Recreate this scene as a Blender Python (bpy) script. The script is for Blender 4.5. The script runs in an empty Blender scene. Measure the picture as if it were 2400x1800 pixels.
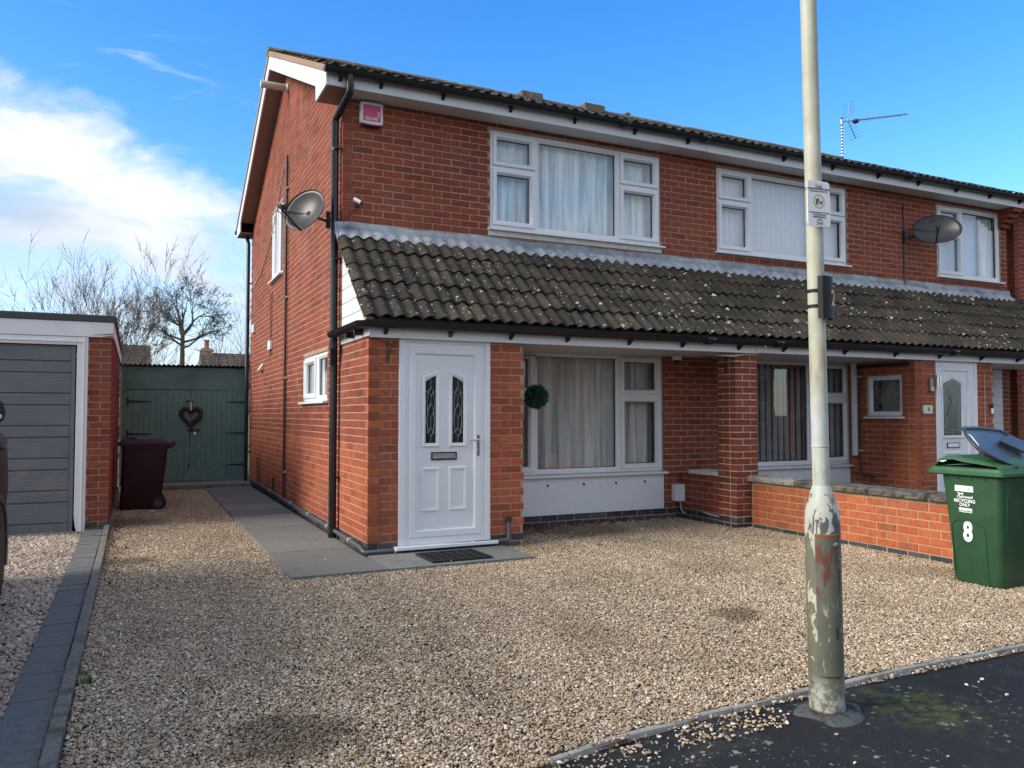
import bpy, bmesh, math, random
import numpy as np
from mathutils import Vector, Matrix
random.seed(7); np.random.seed(7)
R = math.radians
S = bpy.context.scene
COL = S.collection

# ------------------------------------------------------------------ camera
CAM = np.array([-1.9417, -8.2656, 1.3135]); YAW = -0.4437; PITCH = 0.0381; FPX = 1858.63
cd = bpy.data.cameras.new('camera'); cam = bpy.data.objects.new('camera', cd); COL.objects.link(cam)
cam.location = CAM; cam.rotation_euler = (math.pi/2 + PITCH, 0, YAW)
cd.sensor_width = 36; cd.lens = 36*FPX/2400; cd.clip_start = 0.05; cd.clip_end = 3000
S.camera = cam

# ------------------------------------------------------------------ sky, sun, exposure
SUN_EL, SUN_AZ = R(30), R(4)          # sun to the left of the house (-x), a little behind its front
sun_dir = Vector((-math.cos(SUN_EL)*math.cos(SUN_AZ), math.cos(SUN_EL)*math.sin(SUN_AZ), math.sin(SUN_EL)))
sl = bpy.data.lights.new('sun', 'SUN'); sl.energy = 1.05; sl.angle = R(32); sl.color = (1, .93, .82)
so = bpy.data.objects.new('sun', sl); COL.objects.link(so)
so.rotation_euler = sun_dir.to_track_quat('Z', 'Y').to_euler(); so.location = (-20, 2, 20)
S.view_settings.view_transform = 'Standard'; S.view_settings.look = 'None'
S.view_settings.gamma = 1; S.view_settings.exposure = 2.12
try: S.view_settings.use_curve_mapping = False
except Exception: pass
S.render.engine = 'CYCLES'
S.cycles.use_denoising = True
S.cycles.max_bounces = 6; S.cycles.transparent_max_bounces = 12

class NT:
    """tiny node-tree writer"""
    def __init__(s, tree): s.t = tree; s.t.nodes.clear()
    def n(s, typ, ins=None, **props):
        nd = s.t.nodes.new(typ)
        for k, v in props.items(): setattr(nd, k, v)
        for k, v in (ins or {}).items(): s.set(nd, k, v)
        return nd
    def set(s, nd, k, v):
        sock = nd.inputs[k]
        if isinstance(v, bpy.types.NodeSocket): s.t.links.new(v, sock)
        elif isinstance(v, bpy.types.Node): s.t.links.new(v.outputs[0], sock)
        else: sock.default_value = v
    def math(s, op, a, b=0.0, c=None, clamp=False):
        nd = s.n('ShaderNodeMath', operation=op, use_clamp=clamp); s.set(nd, 0, a); s.set(nd, 1, b)
        if c is not None: s.set(nd, 2, c)
        return nd.outputs[0]
    def vmath(s, op, a, b=None, scale=None):
        nd = s.n('ShaderNodeVectorMath', operation=op); s.set(nd, 0, a)
        if b is not None: s.set(nd, 1, b)
        if scale is not None: s.set(nd, 'Scale', scale)
        return nd.outputs['Value'] if op in ('DOT_PRODUCT', 'LENGTH', 'DISTANCE') else nd.outputs[0]
    def noise(s, vec, scale, detail=3, rough=.55, dist=0.0, out='Fac'):
        nd = s.n('ShaderNodeTexNoise', {'Vector': vec, 'Scale': scale, 'Detail': detail, 'Roughness': rough, 'Distortion': dist})
        return nd.outputs[out]
    def vor(s, vec, scale, feature='F1', rnd=1.0):
        nd = s.n('ShaderNodeTexVoronoi', {'Vector': vec, 'Scale': scale, 'Randomness': rnd}, feature=feature)
        return nd
    def ramp(s, fac, stops, interp='LINEAR'):
        nd = s.n('ShaderNodeValToRGB', {'Fac': fac}); cr = nd.color_ramp; cr.interpolation = interp
        while len(cr.elements) > 1: cr.elements.remove(cr.elements[-1])
        for i, (p, c) in enumerate(stops):
            e = cr.elements[0] if i == 0 else cr.elements.new(p)
            e.position = p
            if not hasattr(c, '__len__'): c = (c, c, c)
            e.color = (*c[:3], 1)
        return nd.outputs['Color']
    def mix(s, fac, a, b, mode='MIX'):
        nd = s.n('ShaderNodeMix', data_type='RGBA', blend_type=mode)
        s.set(nd, 0, fac)
        for k, v in ((6, a), (7, b)):
            if isinstance(v, (tuple, list)): v = (*v[:3], 1)
            s.set(nd, k, v)
        return nd.outputs[2]
    def mr(s, v, a, b, c=0.0, d=1.0, smooth=True):
        nd = s.n('ShaderNodeMapRange', {'Value': v, 'From Min': a, 'From Max': b, 'To Min': c, 'To Max': d},
                 interpolation_type='SMOOTHSTEP' if smooth else 'LINEAR')
        return nd.outputs[0]
    def sep(s, v): return s.n('ShaderNodeSeparateXYZ', {0: v}).outputs
    def comb(s, x, y, z): return s.n('ShaderNodeCombineXYZ', {0: x, 1: y, 2: z}).outputs[0]
    def pos(s): return s.n('ShaderNodeNewGeometry').outputs['Position']
    def objco(s): return s.n('ShaderNodeTexCoord').outputs['Object']
    def rnd(s):
        a = s.n('ShaderNodeObjectInfo').outputs['Random']; b = s.n('ShaderNodeNewGeometry').outputs['Random Per Island']
        return s.math('FRACT', s.math('ADD', s.math('MULTIPLY', a, 7.31), s.math('MULTIPLY', b, 3.77)))

W = bpy.data.worlds.new('World'); S.world = W; W.use_nodes = True
def build_world():
    n = NT(W.node_tree)
    d = n.n('ShaderNodeTexCoord').outputs['Generated']
    d = n.vmath('NORMALIZE', d)
    sky = n.n('ShaderNodeTexSky', sky_type='NISHITA', sun_disc=False, sun_elevation=SUN_EL, sun_rotation=R(-90)+SUN_AZ,
              altitude=60, air_density=1.0, dust_density=0.35, ozone_density=2.2)
    hs = n.n('ShaderNodeHueSaturation', {'Hue': .508, 'Saturation': 1.38, 'Value': 1.0, 'Color': sky.outputs[0]})
    x, y, z = n.sep(d)[0:3]
    el = n.math('MULTIPLY', n.math('ARCSINE', z), 57.2958)
    hz = n.vmath('NORMALIZE', n.comb(x, y, 0.0))
    # a bank of cloud: its top edge is highest towards the sun (az -80 deg) and sinks away from it
    dt = n.vmath('DOT_PRODUCT', hz, (math.sin(R(-80)), math.cos(R(-80)), 0))
    top = n.math('ADD', n.math('ADD', n.math('MULTIPLY', dt, 24.0), 14.2), n.math('MULTIPLY', n.math('MAXIMUM', n.math('SUBTRACT', dt, .32), 0.0), 150.0))  # the steep rise beyond the view is added for whiter light from the left
    q = n.comb(n.math('MULTIPLY', x, 1.25), n.math('MULTIPLY', y, 1.25), n.math('MULTIPLY', z, 2.9))
    big = n.noise(q, 3.2, 4, .55, .6)
    fine = n.noise(n.vmath('ADD', q, (3.1, 1.7, .4)), 9.0, 5, .6, .8)
    edge = n.math('SUBTRACT', top, el)
    edge = n.math('ADD', edge, n.math('MULTIPLY', n.math('SUBTRACT', big, .5), 9.0))
    edge = n.math('ADD', edge, n.math('MULTIPLY', n.math('SUBTRACT', fine, .5), 6.5))
    bank = n.mr(edge, -.4, 4.2)
    thin = n.mr(n.noise(n.comb(x, y, n.math('MULTIPLY', z, 2.4)), 6.5, 5, .60, .7), .33, .60, .40, 1.0)
    low = n.mr(el, 2.0, 15.0, .8, 1.0)                       # the bank thins a little towards the horizon
    bank = n.math('MULTIPLY', n.math('MULTIPLY', bank, thin), low)
    # two thin wisps above the bank
    wq = n.comb(n.math('MULTIPLY', x, 2.0), n.math('MULTIPLY', y, 2.0), n.math('MULTIPLY', z, 17.0))
    wn = n.noise(wq, 2.3, 5, .62, .9)
    wis = n.math('MULTIPLY', n.mr(wn, .56, .80), n.mr(n.math('SUBTRACT', el, top), 10.0, 1.0))
    wis = n.math('MULTIPLY', wis, .45)
    m = n.math('MAXIMUM', bank, wis)
    away = n.vmath('DOT_PRODUCT', d, (math.sin(R(30))*math.cos(R(22)), math.cos(R(30))*math.cos(R(22)), math.sin(R(22))))
    away = n.mr(away, .70, .15)
    bn = n.noise(n.comb(x, y, n.math('MULTIPLY', z, 1.6)), 2.6, 5, .58, .7)
    m = n.math('MAXIMUM', m, n.math('MULTIPLY', n.mr(bn, .34, .52), n.math('MULTIPLY', away, .92)))  # broken cloud outside the view, added as white fill light
    shade = n.noise(n.vmath('ADD', q, (0, .3, .9)), 5.0, 4, .55, .5)
    inner = n.mr(edge, 2.0, 11.0)
    grey = n.math('ADD', n.math('MULTIPLY', inner, .55), n.math('MULTIPLY', n.mr(shade, .35, .7), .45))
    cc = n.mix(grey, (3.8, 3.85, 3.95), (1.85, 2.2, 2.75))
    col = n.mix(m, hs.outputs[0], cc)
    bg = n.n('ShaderNodeBackground', {'Color': col, 'Strength': .072})
    o = n.n('ShaderNodeOutputWorld'); n.t.links.new(bg.outputs[0], o.inputs[0])
build_world()

# ------------------------------------------------------------------ materials
MATS = {}
def newmat(name):
    m = bpy.data.materials.new(name); m.use_nodes = True; MATS[name] = m
    return m, NT(m.node_tree)
def finish(n, color, rough=.5, bump=None, bstr=.3, bdist=.01, metal=0.0, spec=.5, extra=None):
    b = n.n('ShaderNodeBsdfPrincipled')
    if isinstance(color, (tuple, list)): color = (*color[:3], 1)
    n.set(b, 'Base Color', color); n.set(b, 'Roughness', rough); n.set(b, 'Metallic', metal); n.set(b, 'Specular IOR Level', spec)
    if bump is not None:
        bp_ = n.n('ShaderNodeBump', {'Height': bump, 'Strength': bstr, 'Distance': bdist}); n.set(b, 'Normal', bp_.outputs[0])
    for k, v in (extra or {}).items(): n.set(b, k, v)
    o = n.n('ShaderNodeOutputMaterial'); n.t.links.new(b.outputs[0], o.inputs[0])
    return b
def simple(name, col, rough=.5, var=.12, scale=12, metal=0.0, bstr=0.0, spec=.5, dirt=None):
    m, n = newmat(name); p = n.pos()
    f = n.noise(p, scale, 4, .6)
    c = n.mix(1.0, (*col, 1), n.ramp(f, [(.25, 1-var), (.75, 1+var)]), 'MULTIPLY')
    if dirt:
        g = n.mr(n.noise(p, dirt[1], 5, .65, .4), dirt[2], dirt[3]); c = n.mix(g, c, dirt[0])
    finish(n, c, n.ramp(f, [(.3, rough*.88), (.7, min(1, rough*1.12))]), f if bstr else None, bstr, .004, metal, spec)
    return m

def brick_mat(name, stops, speck=.35):
    m, n = newmat(name); p = n.pos(); r = n.rnd()
    c = n.ramp(r, stops)
    blot = n.noise(p, 22, 4, .6)
    c = n.mix(1.0, c, n.ramp(blot, [(.25, .74), (.75, 1.24)]), 'MULTIPLY')
    comb = n.noise(n.vmath('MULTIPLY', p, (1, 1, .22)), 260, 2, .5)        # drag-wire texture
    c = n.mix(1.0, c, n.ramp(comb, [(.3, .82), (.7, 1.16)]), 'MULTIPLY')
    pit = n.mr(n.noise(p, 130, 3, .6), .60, .72)
    c = n.mix(n.math('MULTIPLY', pit, speck), c, (.05, .028, .022))
    weather = n.mr(n.noise(p, 1.7, 4, .6), .50, .74)
    c = n.mix(n.math('MULTIPLY', weather, .34), c, (.17, .105, .08))
    big = n.noise(n.vmath('ADD', p, (7, 3, 1)), .75, 4, .6)
    c = n.mix(1.0, c, n.ramp(big, [(.3, .80), (.7, 1.16)]), 'MULTIPLY')
    stk = n.noise(n.vmath('MULTIPLY', p, (1, 1, .10)), 7.0, 4, .6)
    c = n.mix(n.mr(stk, .54, .72, 0, .38), c, (.12, .062, .045))
    eff = n.math('MULTIPLY', n.mr(n.noise(n.vmath('ADD', p, (2, 9, 4)), 1.15, 3, .6), .60, .72), n.mr(n.noise(p, 34, 4, .65), .44, .66))
    c = n.mix(n.math('MULTIPLY', eff, .42), c, (.48, .36, .30))
    h = n.math('ADD', n.math('MULTIPLY', comb, .6), n.math('MULTIPLY', blot, .6))
    finish(n, c, .88, h, .45, .004, spec=.25)
    return m
brick_mat('red_brick', [(0, (.200, .047, .028)), (.2, (.242, .058, .032)), (.5, (.285, .070, .037)), (.75, (.250, .063, .035)), (.87, (.240, .076, .045)), (.96, (.205, .055, .035)), (1, (.160, .048, .034))])
brick_mat('orange_brick', [(0, (.36, .092, .040)), (.5, (.44, .120, .050)), (.9, (.40, .106, .046)), (1, (.31, .088, .046))], .2)
brick_mat('porch_brick', [(0, (.29, .070, .034)), (.3, (.37, .094, .042)), (.7, (.42, .112, .050)), (1, (.31, .080, .042))], .28)
brick_mat('blue_brick', [(0, (.034, .036, .043)), (.5, (.052, .055, .065)), (.85, (.075, .075, .083)), (1, (.12, .11, .105))], .1)
def mortar_mat(name, col):
    m, n = newmat(name); p = n.pos(); f = n.noise(p, 90, 4, .6); g = n.noise(p, 1.3, 4, .6)
    c = n.mix(1.0, (*col, 1), n.ramp(f, [(.25, .78), (.75, 1.15)]), 'MULTIPLY')
    c = n.mix(n.mr(g, .45, .75, 0, .45), c, tuple(v*.55 for v in col))
    finish(n, c, .95, f, .5, .004, spec=.15)
mortar_mat('mortar', (.40, .275, .205)); mortar_mat('pale_mortar', (.66, .53, .39)); mortar_mat('yellow_mortar', (.46, .32, .19))
mortar_mat('verge_mortar', (.36, .25, .165))

simple('upvc', (.74, .76, .78), .32, .03, 3)
simple('white_board', (.66, .68, .70), .42, .05, 2.2, dirt=((.45, .42, .36), 3.0, .66, .85))
simple('old_white_paint', (.72, .73, .74), .55, .06, 3, dirt=((.30, .27, .22), 5.0, .68, .78))
simple('soffit_paint', (.62, .60, .57), .5, .05, 3)
simple('shaded_soffit', (.26, .17, .14), .6, .08, 4)  # white soffit under the rake, its shade put into the colour as brown
simple('cream_sill', (.62, .60, .53), .8, .12, 14, bstr=.2, dirt=((.25, .24, .2), 8.0, .55, .8))
simple('coping', (.115, .102, .085), .95, .4, 26, bstr=.8, dirt=((.045, .043, .038), 14.0, .47, .60))
simple('coping_first', (.26, .245, .20), .95, .35, 26, bstr=.8, dirt=((.07, .066, .058), 11.0, .5, .64))
simple('black_plastic', (.010, .011, .013), .30, .15, 4)
simple('matt_black', (.012, .013, .015), .6, .15, 8, spec=.3)
simple('brown_plastic', (.060, .030, .026), .45, .15, 6)
simple('gasket_rubber', (.012, .012, .014), .6, .1, 6)
simple('dark_metal', (.018, .018, .02), .5, .2, 20)
simple('chrome', (.62, .62, .62), .18, .05, 8, metal=1.0)
simple('steel', (.42, .43, .44), .38, .1, 14, metal=.9)
simple('grey_pipe', (.085, .09, .1), .45, .2, 10)
simple('cream_plastic', (.60, .57, .47), .5, .06, 10)
simple('white_plastic', (.78, .79, .80), .4, .04, 6)
simple('inside_paint', (.30, .29, .27), .9, .1, 2)
simple('ridge_clay', (.125, .102, .070), .92, .35, 18, bstr=.4, dirt=((.26, .22, .10), 7.0, .5, .7))
simple('rubber_mat', (.012, .012, .013), .75, .3, 30)
simple('green_paint', (.105, .205, .185), .55, .16, 8, dirt=((.075, .14, .126), 2.2, .45, .7))
simple('green_board_paint', (.110, .222, .198), .55, .18, 9, dirt=((.145, .25, .225), 2.6, .5, .72))
simple('felt', (.055, .064, .068), .95, .3, 60, bstr=.5, dirt=((.16, .17, .16), 16.0, .66, .74))
simple('garage_grey', (.125, .136, .148), .5, .10, 5, dirt=((.165, .17, .17), 2.3, .5, .75))
simple('concrete', (.33, .315, .28), .95, .25, 30, bstr=.5, dirt=((.17, .16, .14), 6.0, .5, .75))
simple('mossy_concrete', (.175, .165, .14), .95, .35, 26, bstr=.6, dirt=((.085, .088, .05), 7.0, .5, .68))
simple('block_paver_dark', (.142, .146, .142), .9, .35, 45, bstr=.4, dirt=((.30, .31, .33), 10.0, .70, .80))
simple('bark', (.075, .060, .048), .95, .3, 30, bstr=.4)
simple('mossy_bark', (.125, .112, .08), .95, .35, 20, bstr=.4, dirt=((.10, .12, .05), 6.0, .5, .7))
simple('twig', (.14, .105, .092), .95, .3, 10)
simple('dry_leaf', (.25, .15, .10), .8, .35, 4)
simple('leaf_litter', (.085, .038, .022), .9, .4, 30)
simple('weed', (.065, .13, .026), .7, .4, 25)
simple('topiary_leaf', (.025, .115, .055), .55, .5, 40)
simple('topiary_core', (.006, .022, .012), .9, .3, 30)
simple('heart_twig', (.050, .032, .032), .9, .4, 60)
simple('brick_inner', (.2, .12, .09), .95, .1, 3)
simple('distant_wall', (.36, .27, .19), .95, .1, 2)
simple('chimney_pot', (.34, .13, .07), .9, .2, 6)
simple('bin_dark', (.040, .044, .050), .45, .12, 7)
simple('bin_maroon', (.030, .008, .010), .55, .18, 5, spec=.35)
simple('bin_maroon_lid', (.060, .026, .030), .75, .15, 5, spec=.25)
simple('sticker', (.82, .82, .82), .5, .03, 20)
simple('ink', (.03, .03, .035), .6, .02, 5)
simple('sign_yellow', (.62, .53, .18), .5, .05, 10)
simple('number_ochre', (.50, .30, .06), .5, .05, 10)
simple('alarm_pink', (.62, .055, .17), .35, .10, 6)
simple('alarm_maroon', (.16, .012, .04), .4, .06, 6)
simple('collar', (.075, .078, .072), .95, .4, 40, bstr=.8, dirt=((.02, .021, .02), 9.0, .46, .60))
simple('plaque', (.62, .64, .56), .4, .15, 40)
simple('alarm_white', (.70, .71, .66), .4, .06, 8)
simple('pale_board', (.60, .62, .66), .6, .06, 3)
simple('render_white', (.73, .75, .77), .9, .05, 60, bstr=.6, dirt=((.52, .51, .49), 2.0, .58, .8))
simple('tyre', (.012, .012, .013), .85, .2, 20)
simple('road_tar', (.045, .046, .048), .9, .3, 60, bstr=.4)
simple('earth', (.085, .075, .05), .95, .3, 2)
simple('lawn', (.055, .085, .028), .95, .4, 3)
simple('lamp_red', (.25, .01, .01), .2, .1, 4)
simple('hedge', (.04, .06, .025), .9, .5, 5)

def tile_mat():
    m, n = newmat('roof_tile'); p = n.pos(); r = n.rnd()
    f = n.noise(p, 34, 4, .65); g = n.noise(p, 2.2, 4, .6)
    c = n.ramp(f, [(.2, (.020, .0175, .0145)), (.5, (.036, .031, .025)), (.8, (.066, .055, .041))])
    c = n.mix(1.0, c, n.ramp(r, [(0, .78), (1, 1.22)]), 'MULTIPLY')
    c = n.mix(n.mr(g, .42, .70, 0, .55), c, (.095, .075, .052))
    # moss in the hollows
    mo = n.math('MULTIPLY', n.mr(n.noise(p, 12, 4, .6), .60, .70), n.mr(n.noise(p, 1.1, 2), .45, .6))
    c = n.mix(n.math('MULTIPLY', mo, .8), c, (.085, .095, .022))
    ye = n.mr(n.noise(n.vmath('ADD', p, (5, 2, 8)), 16, 3, .6), .70, .74)
    ye = n.math('MULTIPLY', ye, n.mr(n.noise(p, 2.3, 2), .48, .6))
    c = n.mix(n.math('MULTIPLY', ye, .85), c, (.30, .20, .05))
    # pale lichen: round spots, the largest with an open centre
    wp = n.vmath('ADD', p, n.vmath('SCALE', n.vmath('SUBTRACT', n.noise(p, 45, 2, .5, out='Color'), (.5, .5, .5)), scale=.016))
    for sc, keep, rad, ring, seed in ((5.2, .44, .21, True, 0), (13.0, .42, .28, False, 3.7), (32.0, .36, .33, False, 9.1)):
        v = n.vor(n.vmath('ADD', wp, (seed, seed*.5, seed*.3)), sc)
        hh = n.sep(v.outputs['Color']); dist = v.outputs['Distance']
        rr = n.math('MULTIPLY', n.math('ADD', n.math('MULTIPLY', hh[1], .7), .3), rad)
        s_ = n.math('LESS_THAN', dist, rr)
        if ring:
            hole = n.math('LESS_THAN', dist, n.math('MULTIPLY', rr, n.math('MULTIPLY', hh[2], .85)))
            s_ = n.math('SUBTRACT', s_, n.math('MULTIPLY', hole, .75), clamp=True)
        cl_ = n.mr(n.noise(n.vmath('ADD', p, (seed, 1, 2)), 1.25, 3, .6), .40, .62)
        s_ = n.math('MULTIPLY', s_, n.math('LESS_THAN', hh[0], n.math('MULTIPLY', cl_, keep*1.25)))
        c = n.mix(n.math('MULTIPLY', s_, .85 if ring else .6), c, n.mix(hh[2], (.58, .57, .47), (.40, .39, .29)))
    finish(n, c, .93, n.noise(p, 120, 4, .6), .5, .004, spec=.25)
tile_mat()
def lead_mat():
    m, n = newmat('lead'); p = n.pos()
    f = n.noise(p, 5, 5, .65, .8); st = n.noise(n.vmath('MULTIPLY', p, (1, .3, .3)), 24, 4, .65, 1.2)
    c = n.ramp(f, [(.25, (.17, .19, .22)), (.5, (.34, .37, .405)), (.75, (.52, .55, .59))])
    c = n.mix(n.mr(st, .56, .72, 0, .7), c, (.62, .67, .72))
    c = n.mix(n.mr(n.noise(p, 2.1, 3), .55, .75, 0, .45), c, (.12, .135, .16))
    finish(n, c, .6, st, .3, .004, metal=.25)
lead_mat()
def glass_mat():
    m, n = newmat('window_glass')
    fr = n.n('ShaderNodeFresnel', {'IOR': 1.52}).outputs[0]
    fr = n.math('MULTIPLY', fr, 2.0, clamp=True)
    fr = n.math('MULTIPLY', fr, n.math('SUBTRACT', 1.0, n.n('ShaderNodeNewGeometry').outputs['Backfacing']))
    wob = n.noise(n.pos(), 1.6, 2, .5)
    b = n.n('ShaderNodeBump', {'Height': wob, 'Strength': .03, 'Distance': .02})
    g = n.n('ShaderNodeBsdfGlossy', {'Color': (.95, .97, 1, 1), 'Roughness': .012, 'Normal': b.outputs[0]})
    t = n.n('ShaderNodeBsdfTransparent', {'Color': (.985, .995, .995, 1)})
    mx = n.n('ShaderNodeMixShader', {0: fr, 1: t.outputs[0], 2: g.outputs[0]})
    o = n.n('ShaderNodeOutputMaterial'); n.t.links.new(mx.outputs[0], o.inputs[0])
glass_mat()
def net_mat(name, col, alpha):
    m, n = newmat(name); p = n.pos()
    f = n.noise(p, 30, 3, .6)
    fold_shade = n.noise(n.vmath('MULTIPLY', p, (1, 1, .05)), 15, 3, .55, .3)
    w = n.mix(1.0, (*col, 1), n.ramp(f, [(.3, .95), (.7, 1.04)]), 'MULTIPLY')
    if 'curtain' in name: w = n.mix(1.0, w, n.ramp(fold_shade, [(.36, .62), (.50, .90), (.60, 1.06)]), 'MULTIPLY')   # shading of the folds painted into the fabric colour
    d = n.n('ShaderNodeBsdfDiffuse', {'Color': w})
    tl = n.n('ShaderNodeBsdfTranslucent', {'Color': (*col, 1)})
    a = n.n('ShaderNodeMixShader', {0: .06, 1: d.outputs[0], 2: tl.outputs[0]})
    t = n.n('ShaderNodeBsdfTransparent')
    mx = n.n('ShaderNodeMixShader', {0: alpha, 1: t.outputs[0], 2: a.outputs[0]})
    o = n.n('ShaderNodeOutputMaterial'); n.t.links.new(mx.outputs[0], o.inputs[0])
net_mat('white_curtain', (.86, .96, .98), .99); net_mat('net_curtain', (.86, .85, .82), .84); net_mat('blind_fabric', (.80, .86, .93), .97)
net_mat('brown_blind', (.34, .31, .30), .95); net_mat('sky_reflection_sheet', (.64, .80, .98), .98)
def perforated():
    m, n = newmat('dish_mesh'); p = n.pos(); f = n.noise(p, 14, 3)
    b = n.n('ShaderNodeBsdfPrincipled', {'Base Color': n.ramp(f, [(.3, (.042, .043, .046)), (.7, (.064, .066, .069))]), 'Roughness': .36, 'Metallic': .25})
    t = n.n('ShaderNodeBsdfTransparent')
    mx = n.n('ShaderNodeMixShader', {0: .86, 1: t.outputs[0], 2: b.outputs[0]})
    o = n.n('ShaderNodeOutputMaterial'); n.t.links.new(mx.outputs[0], o.inputs[0])
perforated()
def paint_car():
    m, n = newmat('car_paint'); finish(n, (.014, .016, .019), .5, spec=.22, extra={'Coat Weight': .06, 'Coat Roughness': .06})
    m, n = newmat('dark_glass'); finish(n, (.008, .009, .010), .05, spec=.6)
paint_car()
def asphalt_mat():
    m, n = newmat('asphalt'); p = n.pos()
    f = n.noise(p, 180, 3, .7); g = n.noise(p, 2.4, 5, .62, .5)
    c = n.ramp(f, [(.3, (.0085, .009, .0105)), (.55, (.017, .018, .020)), (.8, (.040, .041, .043))])
    c = n.mix(n.mr(g, .50, .72, 0, .6), c, (.040, .040, .038))
    # moss beside the lamp post
    dm = n.vmath('DISTANCE', p, (1.32, -5.72, -.02))
    mo = n.math('MULTIPLY', n.mr(dm, .42, .05), n.mr(n.noise(p, 15, 5, .65), .40, .62))
    c = n.mix(n.math('MULTIPLY', mo, .85), c, (.075, .090, .018))
    # crusts of pale green lichen
    w = n.vmath('ADD', p, n.vmath('SCALE', n.vmath('SUBTRACT', n.noise(p, 60, 3, .6, out='Color'), (.5, .5, .5)), scale=.05))
    for sc, keep, rad, seed in ((10, .38, .27, 0.0), (24, .40, .31, 4.4), (58, .24, .33, 7.7)):
        v = n.vor(n.vmath('ADD', w, (seed, seed, 0)), sc); hh = n.sep(v.outputs['Color'])
        rr = n.math('MULTIPLY', n.math('ADD', n.math('MULTIPLY', hh[1], .75), .25), rad)
        s_ = n.math('MULTIPLY', n.math('LESS_THAN', v.outputs['Distance'], rr), n.math('LESS_THAN', hh[0], keep))
        s_ = n.math('MULTIPLY', s_, n.mr(n.noise(p, 2.3, 3), .38, .55))
        c = n.mix(n.math('MULTIPLY', s_, .85), c, (.24, .27, .19))
    finish(n, c, .82, f, .7, .004, spec=.3)
asphalt_mat()
def gravel_bed_mat(name, a, b, d):
    m, n = newmat(name); p = n.pos()
    v = n.vor(p, 95); hh = n.sep(v.outputs['Color'])
    c = n.ramp(hh[0], [(0, a), (.5, b), (1, d)])
    c = n.mix(n.mr(v.outputs['Distance'], .25, .6, 0, .85), c, (.03, .024, .018))
    c = n.mix(n.mr(n.noise(p, 1.6, 4), .5, .72, 0, .45), c, (.09, .068, .045))
    finish(n, c, .95, v.outputs['Distance'], .8, -.006, spec=.2)
gravel_bed_mat('gravel_bed', (.16, .122, .08), (.23, .178, .118), (.32, .25, .17))
gravel_bed_mat('chipping_bed', (.18, .14, .12), (.26, .21, .18), (.36, .31, .27))
def pebble_mat(name, stops):
    m, n = newmat(name)
    r = n.n('ShaderNodeObjectInfo').outputs['Random']; ri = n.n('ShaderNodeNewGeometry').outputs['Random Per Island']
    p = n.pos()
    c = n.ramp(n.math('FRACT', n.math('ADD', n.math('MULTIPLY', r, 11.3), n.math('MULTIPLY', ri, 5.7))), stops, 'CONSTANT')
    c = n.mix(1.0, c, n.ramp(n.noise(p, 160, 3, .6), [(.3, .78), (.7, 1.2)]), 'MULTIPLY')
    dirty = n.mr(n.noise(p, .9, 4, .6), .46, .70)
    c = n.mix(n.math('MULTIPLY', dirty, .38), c, (.22, .155, .095))
    c = n.mix(1.0, c, n.ramp(n.noise(n.vmath('MULTIPLY', p, (1, .35, 1)), 1.3, 3, .55), [(.3, .84), (.7, 1.12)]), 'MULTIPLY')
    if name == 'pebble':                     # oily and muddy patches on the drive
        wob = n.math('MULTIPLY', n.math('SUBTRACT', n.noise(p, 3.5, 4, .6), .5), .55)
        for (sx_, sy_, r_) in ((-1.37, -4.94, .38), (1.60, -4.17, .26), (2.6, -.45, .75), (-2.0, 2.4, .55), (-1.95, -.4, .30)):
            dd = n.math('ADD', n.vmath('DISTANCE', p, (sx_, sy_, 0)), wob)
            c = n.mix(n.mr(dd, r_, r_*.35, 0, .62), c, (.085, .060, .036))
    finish(n, c, .72, spec=.35)
pebble_mat('pebble', [(0, (.46, .345, .22)), (.13, (.375, .282, .205)), (.25, (.57, .45, .30)), (.36, (.31, .24, .185)), (.46, (.49, .385, .28)), (.57, (.63, .525, .38)),
                      (.66, (.41, .29, .17)), (.74, (.46, .365, .27)), (.82, (.18, .145, .122)), (.865, (.74, .665, .52)), (.915, (.56, .39, .17)), (.945, (.36, .185, .10)), (.968, (.80, .75, .64))])
pebble_mat('pale_pebble', [(0, (.48, .40, .32)), (.2, (.39, .32, .25)), (.4, (.57, .49, .40)), (.6, (.45, .37, .30)), (.75, (.32, .26, .21)), (.85, (.64, .57, .48)), (.95, (.52, .38, .26))])
def slab_mat():
    m, n = newmat('slab'); p = n.pos(); r = n.rnd()
    f = n.noise(p, 70, 4, .65); g = n.noise(p, 2.6, 5, .6, .4)
    c = n.ramp(f, [(.25, (.140, .142, .128)), (.75, (.225, .226, .205))])
    c = n.mix(1.0, c, n.ramp(r, [(0, .85), (1, 1.15)]), 'MULTIPLY')
    c = n.mix(n.mr(g, .48, .72, 0, .6), c, (.13, .134, .09))
    finish(n, c, .9, f, .4, .003, spec=.3)
slab_mat()
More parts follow.
